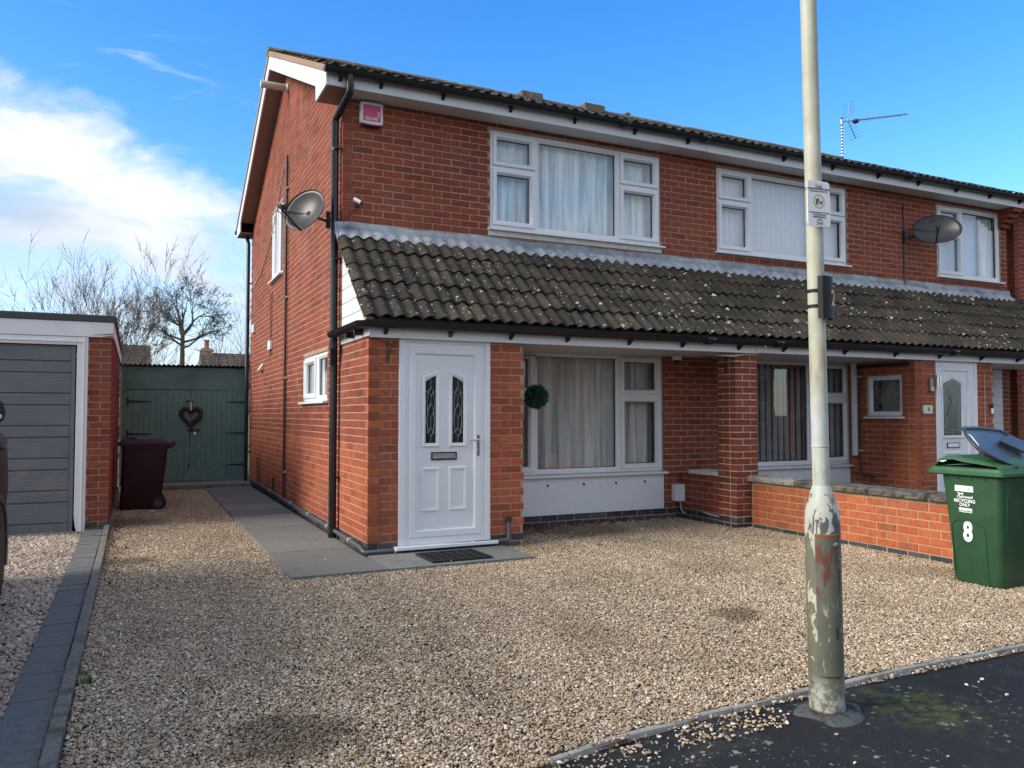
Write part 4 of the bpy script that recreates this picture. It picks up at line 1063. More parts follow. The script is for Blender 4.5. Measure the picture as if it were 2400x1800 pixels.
MB().tube([(-.004, 5.9, .58), (-.03, 5.9, .58), (-.03, 5.86, .30), (-.02, 5.8, .12)], .007, 6).build('hose', 'dark_metal', H8)
MB().box(-.02, -.002, 4.30, 4.38, .16, .34).build('meter_tag', 'dark_metal', H8)
m = MB(); m.tube([(-.005, 3.39, 6.05), (-.33, 3.39, 6.05)], .050, 18); m.lathe([(.068, 0), (.068, .02), (.052, .035)], 18, (-.004, 3.39, 6.05), (-1,0,0)); m.lathe([(.054, 0), (.056, .06), (.042, .06)], 18, (-.33, 3.39, 6.05), (-1,0,0)); m.build('boiler_flue', 'cream_plastic', H8, smooth=40)
# waste pipe skirting the base
pts = [(-.045, 6.9, .15), (-.045, 3.6, .13), (-.045, .3, .105), (-.045, -.5, .095), (-.045, -1.0, .085), (-.040, -1.115, .06), (-.02, -1.135, .055), (.3, -1.135, .058), (.9, -1.135, .066), (1.40, -1.135, .075), (1.418, -1.125, .10), (1.42, -1.118, .28)]
wp = MB().tube(pts, .021, 12).build('waste_pipe', 'grey_pipe', H8, smooth=40)
for (x, y, z, ax) in ((-.045, 2.6, .125, 0), (-.045, 1.4, .115, 0), (-.045, .35, .105, 0), (-.045, -.62, .094, 0), (.25, -1.135, .058, 1), (1.02, -1.135, .067, 1), (-.045, 4.4, .135, 0)):
    m = MB(); m.lathe([(.026, -.012), (.026, .012)], 12, (x, y, z), (0,1,0) if ax == 0 else (1,0,0)); m.build('pipe_clip', 'cream_plastic', wp, smooth=40)
m = MB(); m.lathe([(.028, -.02), (.028, .03)], 12, (1.42, -1.118, .27)); m.build('pipe_collar', 'dark_metal', wp, smooth=40)

# ---- windows of number 8
fr = .042
def cells3(u0, u1, z0, z1, ua, ub, ztr, mull=.05):
    a0, a1 = u0+fr, u1-fr; b0, b1 = z0+fr, z1-fr; L = []
    if ua is not None: L += [(a0, ua, b0, ztr, 1), (a0, ua, ztr+mull, b1, 1)]
    L += [((ua+mull) if ua is not None else a0, ub if ub is not None else a1, b0, b1, 0)]
    if ub is not None: L += [(ub+mull, a1, b0, ztr, 1), (ub+mull, a1, ztr+mull, b1, 1)]
    return L
w = make_window(H8, PF, *W1, cells3(*W1, 2.285, 3.445, 4.15), sill_out=.06)
curtain(w, PF, 1.74, 4.06, 3.48, 4.59, 'white_curtain', -.16, .17, .060, 3)
MB().box(1.69, 4.095, -.016, .02, 3.365, 3.430).build('sub_sill', 'cream_sill', H8, bevel=.004)
w = make_window(H8, PF, *WG, cells3(*WG, 2.265, 3.440, 1.52), sill_out=.075)
curtain(w, PF, 1.76, 4.08, .62, 2.03, 'net_curtain', -.20, .19, .065, 8)
w = make_window(H8, PW, .642, 2.055, 1.475, 2.03, [(.684, 1.27, 1.517, 1.988, 0), (1.32, 2.013, 1.517, 1.988, 1)], sill_out=.06)
curtain(w, PW, .66, 2.03, 1.49, 2.01, 'white_curtain', -.19, .10, .016, 5)
w = make_window(H8, PW, 3.741, 4.761, 3.42, 4.512, [(3.783, 4.20, 3.462, 4.47, 0), (4.25, 4.719, 3.462, 4.47, 1)], sill_out=.06)
curtain(w, PW, 3.76, 4.74, 3.44, 4.49, 'blind_fabric', -.16, .3, .004, 6, name='blind_or_sheet')

# ---- front door of number 8
def door_house8():
    pl = PP; z1 = 2.035
    m = MB(); frame = MB()
    m.pbox(pl, .292, .355, -.05, .014, .085, 2.034); m.pbox(pl, 1.170, 1.226, -.05, .014, .085, 2.034); m.pbox(pl, .355, 1.170, -.05, .013, 1.992, 2.034)
    m.pbox(pl, .355, .398, -.06, .004, .085, 1.992); m.pbox(pl, 1.122, 1.170, -.06, .004, .085, 1.992); m.pbox(pl, .398, 1.122, -.06, .003, 1.950, 1.992); m.pbox(pl, .398, 1.122, -.06, .006, .085, .150)
    d = m.build('front_door', 'upvc', H8, bevel=.004)
    s_ = MB(); s_.pbox(pl, .25, 1.285, -.04, .085, .052, .084); s_.build('threshold', 'upvc', d, bevel=.006)
    s_ = MB(); mitre_frame(s_, pl, .396, 1.124, .152, 1.952, [(0, -.06), (0, .010), (.006, .014), (.058, .014), (.072, -.004), (.076, -.008), (.076, -.06)]); s_.build('door_leaf', 'upvc', d, smooth=20)
    s_ = MB(); s_.pbox(pl, .468, 1.052, -.05, -.008, .225, 1.880); pn = s_.build('door_panel', 'upvc', d)
    s_ = MB(); s_.pbox(pl, .470, 1.046, -.05, -.002, .150+.075, .155+.075); s_.build('weather_bar', 'upvc', d, bevel=.002)
    g1 = [(.523, 1.0), (.700, 1.0), (.700, 1.732), (.523, 1.672)]; g2 = [(.797, 1.0), (.982, 1.0), (.982, 1.672), (.797, 1.732)]
    lo1 = [(.514, .391), (.700, .391), (.700, .808), (.514, .808)]; lo2 = [(.797, .391), (.982, .391), (.982, .810), (.797, .810)]
    for q in (lo1, lo2):
        s_ = MB(); moulding(s_, pl, q, -.008, .032, .014); s_.build('moulding', 'upvc', d, smooth=25)
    for q, sgn in ((g1, 1), (g2, -1)):
        s_ = MB(); moulding(s_, pl, q, -.008, .038, .016); s_.build('glazing_frame', 'upvc', d, smooth=25)
        ins = [(q[0][0]+.037, q[0][1]+.04), (q[1][0]-.037, q[1][1]+.04), (q[2][0]-.037, q[2][1]-.045+(.0 if sgn > 0 else 0)), (q[3][0]+.037, q[3][1]-.045)]
        s_ = MB(); s_.prism([pl.P(u, -.0075, z) for u, z in ins], (0, -.002, 0)); s_.build('pane', 'door_glass', d)
        s_ = MB(); u0, u1 = ins[0][0], ins[1][0]; c = (u0+u1)/2; zb = ins[0][1]; zt = min(ins[2][1], ins[3][1]); zm = (zb+zt)/2
        P3 = lambda u, z: pl.P(u, -.004, z)
        T = lambda *pts: s_.tube([P3(u, z) for u, z in pts], .0026, 5)
        hw = (u1-u0)/2
        def diamond(zc, a, b): T((c, zc+b), (c+a, zc), (c, zc-b), (c-a, zc), (c, zc+b))
        diamond(zm+.01, hw*.62, .075); diamond(zb+.10, hw*.5, .045); diamond(zt-.10, hw*.5, .045)
        T((c, zb), (c, zb+.055)); T((c, zb+.145), (c, zm-.065)); T((c, zm+.085), (c, zt-.145)); T((c, zt-.055), (c, zt+.02))
        for sg in (1, -1):
            T((c+sg*hw*.5, zb+.10), (c+sg*hw, zb+.10)); T((c+sg*hw*.5, zt-.10), (c+sg*hw, zt-.10)); T((c+sg*hw*.62, zm+.01), (c+sg*hw*.75, zb+.2), (c+sg*hw*.5, zb+.10)); T((c+sg*hw*.62, zm+.01), (c+sg*hw*.75, zt-.2), (c+sg*hw*.5, zt-.10))
        s_.build('leading', 'steel', d)
    s_ = MB(); frame_boxes(s_, pl, .617, .878, .876, .952, .011, -.008, .004); s_.build('letterbox', 'black_plastic', d, bevel=.002)
    s_ = MB(); s_.pbox(pl, .630, .865, -.008, .002, .889, .939); s_.pbox(pl, .640, .855, .002, .006, .893, .903); s_.build('letter_flap', 'steel', d, bevel=.002)
    s_ = MB(); s_.pbox(pl, 1.083, 1.108, .012, .020, .910, 1.112); s_.tube([pl.P(1.095, .018, 1.066), pl.P(1.095, .058, 1.066), pl.P(1.08, .062, 1.066), pl.P(.998, .058, 1.064)], .009, 10); s_.lathe([(.009, 0), (.009, .012)], 12, pl.P(1.095, .02, .965), (0,-1,0))
    s_.build('door_handle', 'chrome', d, smooth=40)
def door_glass():
    m, n = newmat('door_glass'); p = n.pos(); f = n.noise(p, 60, 3, .6); g = n.noise(p, 5, 3)
    c = n.ramp(g, [(.3, (.010, .012, .013)), (.7, (.045, .05, .05))]); finish(n, c, .09, f, .12, .003, spec=.6)
    m, n = newmat('obscure_glass'); p = n.pos(); f = n.noise(p, 90, 3, .6)
    finish(n, (.060, .085, .088), .14, f, .15, .003, spec=.6)
door_glass()
door_house8()
# ---- hall behind the door is closed off
MB().box(.12, 1.5, -1.0, -.97, 0, 2.04).build('door_backing', 'inside_paint', H8)
# ---- curtain-side boards
MB().tube([(4.53, -1.20, 2.10), (4.60, -1.235, 2.135), (4.66, -1.24, 2.10), (4.65, -1.19, 2.035), (4.55, -1.12, 2.022), (4.30, -1.11, 1.985), (4.10, -1.06, 1.99)], .008, 6).build('cable', 'cream_plastic', H8, smooth=60)

# ================================================================== house number 6 (far half)
W2 = (5.002, 7.393, 3.483, 4.606); W3 = (9.353, 10.896, 3.485, 4.610); WG6 = (5.03, 7.402, .605, 2.06)
fh6 = [W2, W3, WG6, (5.03, 7.39, .13, .605), (9.0, 10.80, -.1, 2.06)]
m = MB(); wall_cells(m, PF, 4.6005, 11.06, -.1, 4.70, [W2, W3, WG6]); f6 = m.build('front_wall', 'mortar', H6)
def f6_iv(z, k):
    if z < 2.06: return [(4.40, 11.068)]
    if z < 3.20: return []
    return [(4.40, 11.068)]
bw6.lay(PF, f6, -.02, 4.70, f6_iv, fh6, base_blue, ref=0.0, keep=lambda u: u >= 4.61)
P6 = PlW(7.372); H6W = (-.885, -.325, 1.290, 1.845)
m = MB(); wall_cells(m, P6, -1.08, -.005, -.1, 2.045, [H6W]); p6w = m.build('porch_side_wall', 'mortar', H6)
bw6.lay(P6, p6w, -.02, 2.045, lambda z, k: [(-1.09 if k % 2 == 1 else -.9775, -.008)], [H6W], porch_m, ref=-1.09)
m = MB(); wall_cells(m, PP, 7.49, 8.96, -.1, 2.045, [(7.768, 8.618, -.02, 2.05)]); p6f = m.build('porch_wall', 'mortar', H6)
bw6.lay(PP, p6f, -.02, 2.045, lambda z, k: [(7.372 if k % 2 == 0 else 7.4845, 8.978)], [(7.768, 8.618, -.3, 3)], porch_m, ref=7.372)
MB().box(8.86, 8.966, -1.0, 0, -.1, 2.045).build('porch_return', 'mortar', H6)
# right-hand recess: pale boarding and the corner wall
MB().box(9.0, 10.80, -.03, .0, -.1, 2.04).build('pale_cladding', 'pale_board', H6)
for k in range(14):
    MB().box(9.0, 10.80, -.046, -.031, k*.146, k*.146+.138).build('cladding_board', 'pale_board', bpy.data.objects['pale_cladding'], bevel=.003)
MB().box(4.66, 7.395, -.012, .02, .128, .572).build('render_panel', 'render_white', H6, bevel=.004)
MB().box(4.64, 10.92, .13, D-.2, 2.22, 2.36).build('floor_slab', 'inside_paint', H6)
MB().box(4.65, 10.92, .13, D-.2, 4.66, 4.69).box(4.65, 10.92, .13, D-.2, -.05, .02).build('ceiling', 'inside_paint', H6)
MB().box(4.65, 10.92, 3.2, 3.3, .02, 4.6).build('inner_wall', 'inside_paint', H6)
MB().box(7.5, 8.9, -1.0, -.97, 0, 2.04).build('door_backing', 'inside_paint', H6)
m = MB(); m.prism([(4.604,-1.20,2.165), (4.604,-1.20,2.205), (4.604,-.02,pz(-.02)-.02), (4.604,-.02,pz(-.02)-.10)], (6.55, 0, 0)); m.build('porch_roof_deck', 'gasket_rubber', H6)
MB().box(4.606, 9.50, -1.160, -1.135, 2.030, 2.165).build('porch_fascia', 'white_board', H6, bevel=.003)
MB().box(9.503, 11.15, -1.160, -1.135, 2.030, 2.165).build('porch_fascia', 'white_board', H6, bevel=.003)
MB().box(4.61, 11.15, -1.134, -.012, 2.046, 2.062).build('porch_soffit', 'soffit_paint', H6)
MB().box(4.610, 8.90, -.285, -.262, 4.664, 4.80).build('fascia', 'white_board', H6, bevel=.003)
MB().box(8.903, 11.24, -.286, -.262, 4.664, 4.80).build('fascia', 'white_board', H6, bevel=.003)
MB().box(4.610, 11.24, -.261, -.006, 4.674, 4.69).build('soffit', 'soffit_paint', H6)
MB().box(11.215, 11.24, -.26, .22, 4.664, 4.83).build('box_end', 'white_board', H6)
# brick corbels under the eaves corner
for i, (a, z) in enumerate(((.26, 4.60), (.19, 4.525), (.12, 4.45), (.06, 4.375))):
    MB().box(10.86, 11.075, -a, -.004, z, z+.066).build('corbel_brick', 'red_brick', H6, bevel=.004)
w = make_window(H6, PF, *W2, cells3(*W2, 5.577, 6.737, 4.15), sill_out=.06)
blind_slats(w, PF, 5.04, 7.36, 3.50, 4.55, 'blind_fabric', ang=12)
w = make_window(H6, PF, *W3, cells3(*W3, 9.93, None, 4.15), sill_out=.06)
curtain(w, PF, 9.39, 10.86, 3.50, 4.59, 'sky_reflection_sheet', -.20, .5, .003, 4, name='blind_or_sheet')  # flat sheet added behind the glass, its pale blue stands for reflected sky
curtain(w, PF, 10.55, 10.86, 3.50, 4.59, 'white_curtain', -.13, .09, .02, 9)
w = make_window(H6, PF, *WG6, cells3(*WG6, 5.58, 6.62, 1.52), sill_out=.075)
blind_slats(w, PF, 5.07, 7.37, .63, 2.0, 'brown_blind', w=.06, gap=.105, ang=38)
# small leaded window in the porch side
w = make_window(H6, P6, *H6W, [(H6W[0]+fr, H6W[1]-fr, H6W[2]+fr, H6W[3]-fr, 0)], rec=.022, sill_out=.05)
m = MB(); a0, a1, b0, b1 = H6W[0]+.062, H6W[1]-.062, H6W[2]+.062, H6W[3]-.062
sx, sz = (a1-a0)/4, (b1-b0)/3
for s_ in (1, -1):
    for k in range(-4, 9):
        # diagonal came lines clipped to the pane
        pts = []
        for t in np.linspace(0, 1, 60):
            u = a0+(a1-a0)*t; z = b0 + ((u-a0)/sx*s_ + k)*sz
            if b0 <= z <= b1: pts.append((u, z))
        if len(pts) > 2: m.tube([P6.P(pts[0][0], -.052, pts[0][1]), P6.P(pts[-1][0], -.052, pts[-1][1])], .0045, 5)
m.build('leading', 'steel', w)
MB().pbox(P6, H6W[0], H6W[1], -.3, -.28, H6W[2], H6W[3]).build('blind_or_sheet', 'inside_paint', w)
# door of number 6
def door_house6():
    pl = PP; m = MB()
    m.pbox(pl, 7.770, 7.818, -.06, .010, .085, 2.034); m.pbox(pl, 8.480, 8.616, -.06, .004, .085, 2.034); m.pbox(pl, 8.565, 8.6165, -.06, .012, .085, 2.033); m.pbox(pl, 7.818, 8.480, -.06, .009, 1.955, 2.034); m.pbox(pl, 7.818, 8.480, -.06, .006, .085, .15)
    d = m.build('front_door', 'upvc', H6, bevel=.004)
    MB().pbox(pl, 7.74, 8.64, -.04, .07, .052, .084).build('threshold', 'upvc', d, bevel=.005)
    s_ = MB(); mitre_frame(s_, pl, 7.816, 8.482, .152, 1.957, [(0, -.06), (0, .004), (.005, .008), (.050, .008), (.060, -.006), (.064, -.010), (.064, -.06)]); s_.build('door_leaf', 'upvc', d, smooth=20)
    MB().pbox(pl, 7.878, 8.420, -.05, -.008, .215, 1.895).build('door_panel', 'upvc', d)
    q = [(7.880, .985), (8.330, .985), (8.330, 1.752), (8.105, 1.835), (7.880, 1.752)]
    s_ = MB(); moulding(s_, pl, q, -.008, .042, .018); s_.build('glazing_frame', 'upvc', d, smooth=25)
    ins = [(7.921, 1.026), (8.289, 1.026), (8.289, 1.722), (8.105, 1.790), (7.921, 1.722)]
    MB().prism([pl.P(u, -.0075, z) for u, z in ins], (0, -.002, 0)).build('pane', 'obscure_glass', d)
    s_ = MB(); P3 = lambda u, z: pl.P(u, -.004, z); T = lambda *pts: s_.tube([P3(u, z) for u, z in pts], .003, 5)
    T((7.955, 1.07), (7.955, 1.70), (8.105, 1.755), (8.255, 1.70), (8.255, 1.07), (7.955, 1.07)); T((7.99, 1.10), (7.99, 1.30)); T((8.22, 1.10), (8.22, 1.35)); T((7.99, 1.10), (8.22, 1.10)); T((8.105, 1.026), (8.105, 1.10)); T((8.255, 1.3), (8.289, 1.3)); T((8.255, 1.5), (8.289, 1.5)); T((7.921, 1.45), (7.955, 1.45)); T((7.99, 1.67), (8.105, 1.715), (8.22, 1.67))
    s_.build('leading', 'steel', d)
    s_ = MB(); rs = random.Random(3)                     # etched spray of leaves
    for i in range(26):
        t = i/25; c = (8.03 + .05*math.sin(t*5)+rs.uniform(-.045, .045)*(1-t*.7), 1.64-.40*t); a = rs.uniform(0, 6.28); r = rs.uniform(.010, .02)*(1-.4*t)
        s_.prism([P3(c[0]+r*math.cos(a+b)*f, c[1]+r*math.sin(a+b)*f) for b, f in ((0,1), (1.2,.45), (2.1,.5), (3.14,1), (4.2,.45), (5.2,.5))], (0, -.001, 0))
    s_.build('etched_leaves', 'gasket_rubber', d)
    s_ = MB(); frame_boxes(s_, pl, 7.985, 8.240, .858, .930, .009, -.008, .004); s_.build('letterbox', 'black_plastic', d)
    MB().pbox(pl, 7.995, 8.230, -.008, .003, .868, .920).build('letter_flap', 'white_plastic', d, bevel=.002)
    for q in ([(7.900, .36), (8.300, .36), (8.300, .80), (7.900, .80)],):
        s_ = MB(); moulding(s_, pl, q, -.008, .034, .014); s_.build('moulding', 'upvc', d, smooth=25)
door_house6()
# waste pipe and white drain pipe in the corner
MB().box(7.296, 7.356, -.175, -.115, .73, 2.04).build('boxed_pipe', 'upvc', H6, bevel=.006)
MB().tube([(7.345, -.215, 2.0), (7.345, -.215, .50), (7.345, -.26, .455), (7.345, -.45, .45)], .014, 8).build('waste_pipe', 'brown_plastic', H6, smooth=40)
for z in (1.85, .80): MB().box(7.325, 7.371, -.245, -.185, z-.01, z+.01).build('pipe_clip', 'cream_plastic', bpy.data.objects['waste_pipe.001'])
MB().tube([(7.355, -.12, 1.985), (7.355, -1.0, 1.985)], .020, 8).build('overflow_pipe', 'dark_metal', H6, smooth=40)
MB().box(8.588+.19, 8.588+.196, -1.096, -1.091, 1.0, 1.9).build('bell_wire', 'cream_plastic', H6)
MB().tube([(8.585, -.012, 4.52), (8.585, -.012, 3.30)], .013, 8).build('cable_pipe', 'brown_plastic', H6, smooth=40)

# low brick wall between the two drives
GW = thing('garden_wall', 'low orange brick garden wall with mossy concrete coping between the two drives', 'wall', (4.64, -2.7, 0))
MB().box(4.5345, 4.7455, -4.305, -1.125, -.12, .535).build('wall_core', 'yellow_mortar', GW); core = bpy.data.objects['wall_core']
bwg = Brickwork(GW)
gm = lambda z: 'blue_brick' if z < .05 else 'orange_brick'
bwg.lay(PlW(4.530), core, -.02, .53, lambda z, k: [(-4.30, -1.120)], (), gm, ref=-1.135)
bwg.lay(PlF(-4.31), core, -.02, .53, lambda z, k: [(4.53, 4.75)], (), gm, ref=4.53)
bwg.lay(PlE(4.750), core, -.02, .53, lambda z, k: [(-4.30, -1.12)], (), gm, ref=-1.135)
# footing strip
MB().box(4.50, 4.78, -4.34, -1.12, -.1, .004).build('footing', 'mossy_concrete', GW)
y = -1.07
cl = [.75, .95, .62, .58, .38]
for i, L in enumerate(cl):
    m = MB(); n = 9; vs = []
    for j in range(n):
        yy = y - .004 - (L-.008)*j/(n-1); r = lambda s: random.uniform(-s, s)
        vs += [(4.480+r(.006), yy, .541), (4.478+r(.010), yy, .578+r(.009)), (4.502+r(.008), yy, .594+r(.006)), (4.635, yy, .604+r(.005)), (4.790+r(.005), yy, .600+r(.004)), (4.815+r(.005), yy, .580), (4.812, yy, .540)]
    m.add(vs, [(j*7+k, j*7+(k+1) % 7, (j+1)*7+(k+1) % 7, (j+1)*7+k) for j in range(n-1) for k in range(7)] + [tuple(range(7)), tuple((n-1)*7+k for k in range(7))])
    c = m.build('coping_stone', 'coping_first' if i == 0 else 'coping', GW)
    y -= L

# ================================================================== garage, shed, neighbours
GA = thing('garage', 'flat roofed brick garage with a grey ribbed up-and-over door and peeling white fascia', 'garage', (-3.6, 1.92, 0))
bga = Brickwork(GA)
PG, PGE = PlF(1.920), PlE(-2.195)
gz = -.05
m = MB(); m.box(-2.425, -2.31, 1.9245, 2.05, -.2, 2.30).box(-2.31, -2.1995, 1.9245, 7.2, -.2, 2.30).build('side_wall', 'mortar', GA); gwall = bpy.data.objects['side_wall']
bga.lay(PG, gwall, gz, 2.30, lambda z, k: [(-2.428, -2.195 if k % 2 == 0 else -2.3075)] if k % 2 == 0 else [(-2.428, -2.3075)], (), base_blue, ref=-2.195-.225*2+.0+.01, base=-.05)
bga.lay(PGE, gwall, gz, 2.30, lambda z, k: [(1.920 if k % 2 == 1 else 2.0325, 7.2)], (), base_blue, ref=1.92, base=-.05)
MB().box(-5.2, -5.1, 1.93, 7.2, -.2, 2.3).box(-5.1, -2.31, 7.1, 7.2, -.2, 2.3).build('rear_wall', 'brick_inner', GA)
# roof: felt deck with a turned-down edge, white fascia
MB().box(-5.35, -2.150, 1.865, 7.3, 2.362, 2.442).build('felt_roof', 'felt', GA, bevel=.012)
MB().box(-5.3, -2.178, 1.880, 1.915, 2.190, 2.361).build('fascia', 'old_white_paint', GA, bevel=.004)
MB().box(-2.192, -2.172, 1.92, 7.2, 2.20, 2.361).build('side_fascia', 'old_white_paint', GA, bevel=.003)
m = MB(); m.prism([(-2.40, 1.876, 2.212), (-2.178, 1.874, 2.236), (-2.178, 1.874, 2.225), (-2.30, 1.8755, 2.216)], (0, .003, 0)); m.prism([(-2.29, 1.876, 2.195), (-2.18, 1.874, 2.213), (-2.18, 1.874, 2.200), (-2.25, 1.8755, 2.192)], (0, .003, 0)); m.build('split_wood', 'ridge_clay', GA)
# door frame
m = MB()
m.prism([(-2.428, 1.885, 2.186), (-2.540, 1.885, 2.186), (-2.540, 1.885, .18), (-2.530, 1.885, .07), (-2.505, 1.885, -.03), (-2.435, 1.885, -.05), (-2.428, 1.885, .1)], (0, .06, 0))
m.box(-4.9, -2.541, 1.887, 1.945, 2.094, 2.186); gf = m.build('door_frame', 'old_white_paint', GA, bevel=.004)
MB().box(-2.475, -2.462, 1.872, 1.886, .0, 2.186).build('frame_bead', 'old_white_paint', gf, bevel=.003)
MB().box(-4.9, -2.462, 1.874, 1.886, 2.125, 2.145).build('frame_bead', 'old_white_paint', gf, bevel=.003)
gd = MB().box(-4.85, -2.555, 1.930, 1.950, -.03, 2.085).build('garage_door', 'garage_grey', GA)
MB().box(-2.600, -2.555, 1.916, 1.929, -.03, 2.082).build('door_stile', 'garage_grey', gd, bevel=.003)
for k in range(10): 
    m = MB(); m.lathe([(.006, 0), (.004, .003)], 8, (-2.575, 1.916, .12+k*.2), (0,-1,0)); m.build('rivet', 'garage_grey', gd)
# ribbed horizontal panels: alternating wide and narrow boards
z = -.025; zs = []
while z < 2.06:
    for h in (.130, .231):
        zs.append((z, min(z+h, 2.08))); z += h
for a, b in zs:
    if b-a < .03: continue
    m = MB(); n = max(4, int((b-a)/.0085)); P = []
    prof = [(1.929, a+.002), (1.914, a+.008)]
    for i in range(n+1):
        zz = a+.010+(b-a-.024)*i/n; prof.append((1.9135 + (.0022 if i % 2 else 0.0), zz))
    prof += [(1.915, b-.012), (1.929, b-.005)]
    m.grid([[(-4.85, y, zz), (-2.603, y, zz)] for y, zz in prof]); m.build('door_board', 'garage_grey', gd, recalc=False)

SH = thing('timber_shed', 'dark green timber double doors with black strap hinges between garage and house', 'shed', (-1.05, 7.3, 0))
YS = 7.30
MB().box(-2.16, -.04, YS, YS+.05, 1.775, 2.165).build('fascia_panel', 'green_paint', SH)
MB().box(-1.05, -1.012, YS-.012, YS-.001, 1.79, 2.165).build('cover_strip', 'green_paint', SH, bevel=.003)
MB().box(-2.16, -2.085, YS-.014, YS-.001, .08, 2.165).build('door_post', 'green_paint', SH, bevel=.003)
MB().box(-2.085, -.04, YS-.018, YS-.001, 1.762, 1.792).build('head_rail', 'green_paint', SH, bevel=.003)
MB().box(-2.18, -2.12, YS+.0, 12.0, .05, 2.13).box(-2.1, -.05, 11.9, 12.0, .05, 2.1).build('side_wall', 'distant_wall', SH)
# corrugated roof edge
m = MB(); n = 200; rows = []
for yy in (YS-.10, YS+4.6):
    rows.append([(-2.20+2.18*i/n, yy, 2.195 + .013*math.sin(2*math.pi*i/n*28) + .02*i/n + .03*(yy > YS+1)) for i in range(n+1)])
m.grid(rows); c = m.build('corrugated_roof', 'felt', SH, smooth=180, recalc=False); s_ = c.modifiers.new('thick', 'SOLIDIFY'); s_.thickness = .008
for (x0, x1) in ((-2.078, -1.031), (-1.024, -.045)):
    m = MB(); m.box(x0, x1, YS+.012, YS+.03, .105, 1.757); dl = m.build('door_leaf', 'green_board_paint', SH)
    n = 11; w_ = (x1-x0)/n
    for k in range(n):
        MB().box(x0+k*w_+.0015, x0+(k+1)*w_-.0015, YS-.004+random.uniform(-.001, .001), YS+.011, .107, 1.755).build('door_plank', 'green_board_paint', dl, bevel=.0025)
def strap(x, z, L, sgn):
    m = MB(); m.prism([(x, YS-.006, z-.022), (x+sgn*L, YS-.006, z-.006), (x+sgn*L, YS-.006, z+.006), (x, YS-.006, z+.022)], (0, -.008, 0)); m.box(min(x, x-sgn*.035), max(x, x-sgn*.035), YS-.016, YS-.0145+.0085, z-.07, z+.07)
    m.tube([(x, YS-.012, z-.03), (x, YS-.012, z+.03)], .011, 8)
    m.build('strap_hinge', 'dark_metal', SH)
for z in (1.54, .965, .38): strap(-2.045, z, .38, 1); strap(-.055, z, .36, -1)
m = MB(); m.box(-1.08, -.865, YS-.018, YS-.0045, 1.005, 1.045); m.tube([(-1.07, YS-.026, 1.025), (-.875, YS-.026, 1.025)], .009, 8); m.build('bolt', 'dark_metal', SH)
m = MB(); m.box(-.972, -.925, YS-.045, YS-.020, .935, .985); pk = m.build('padlock', 'chrome', SH, bevel=.006); m = MB(); m.tube([(-.962, YS-.032, .985), (-.962, YS-.032, 1.012), (-.949, YS-.032, 1.022), (-.935, YS-.032, 1.012), (-.935, YS-.032, .985)], .005, 8); m.build('shackle', 'steel', pk, smooth=40)
MB().box(-1.105, -.99, YS-.020, YS-.0045, 1.535, 1.565).tube([(-1.1, YS-.024, 1.55), (-1.0, YS-.024, 1.55)], .008, 8).build('bolt', 'dark_metal', SH)
MB().box(-1.058, -1.033, YS-.020, YS-.0045, .30, .40).build('bolt', 'dark_metal', SH)
MB().box(-1.043, -1.030, YS-.012, YS-.0045, .86, .95).build('keyhole_plate', 'dark_metal', SH)
# heart wreath
HW = thing('heart_wreath', 'brown twig heart wreath hanging on the green timber doors', 'wreath', (-1.02, YS-.03, 1.28))
def heart(t): return (.0107*16*math.sin(t)**3, .0112*(13*math.cos(t)-5*math.cos(2*t)-2*math.cos(3*t)-math.cos(4*t)))
m = MB(); rs = random.Random(5)
pts = [heart(t) for t in np.linspace(0, 2*math.pi, 60)]
m.tube([(x, 0, z) for x, z in pts], .026, 8)
m.build('wreath_core', 'heart_twig', HW, local=True, smooth=60)
m = MB()
for i in range(420):
    t = rs.uniform(0, 6.283); x, z = heart(t); x2, z2 = heart(t+.12)
    d = Vector((x2-x, 0, z2-z)).normalized(); a = rs.uniform(0, 6.28); o_ = Vector((-d.z*math.cos(a), math.sin(a), d.x*math.cos(a)))*.028
    p0 = Vector((x, 0, z))+o_; p1 = p0+d*rs.uniform(.03, .06)+o_*rs.uniform(.2, 1.0)
    m.tube([p0, p1], [.004, .0015], 3)
m.build('wreath_twigs', 'heart_twig', HW, local=True, kind='stuff', recalc=False)
m = MB(); m.tube([(-.01, -.02, .10), (-.012, -.01, .262)], .010, 6); m.tube([(.012, -.02, .10), (.0, -.01, .262)], .008, 6); m.build('ribbon', 'cream_plastic', HW, local=True)

# neighbour's house beyond the gap on the right
H4 = thing('brick_house', 'next red brick house glimpsed past the far end of the semi at the right edge', 'house', (13.4, .1, 0))
m = MB(); PF4, PW4 = PlF(.10), PlW(11.42)
WN = (11.75, 13.2, .75, 1.95)
wall_cells(m, PF4, 11.53, 16, -.1, 4.9, [WN]); m.box(11.428, 11.53, .12, 8, -.1, 4.9); w4 = m.build('front_wall', 'mortar', H4)
b4 = Brickwork(H4); b4.lay(PF4, w4, -.02, 4.9, lambda z, k: [(11.42 if k % 2 == 0 else 11.5325, 16)], [WN], base_blue, ref=11.42); b4.lay(PW4, w4, -.02, 4.9, lambda z, k: [(.10 if k % 2 else .2125, 5.0)], (), base_blue, ref=.10)
make_window(H4, PF4, *WN, cells3(*WN, 12.2, None, 1.5)); MB().box(11.6, 15.9, .5, .55, 0, 4.8).build('inner_wall', 'inside_paint', H4)
m = MB(); m.prism([(11.2, -.3, 4.85), (11.2, 3.8, 6.7), (11.2, 8.2, 4.85), (11.2, 8.2, 4.78), (11.2, 3.8, 6.62), (11.2, -.3, 4.78)], (5.2, 0, 0)); m.build('roof', 'roof_tile', H4)

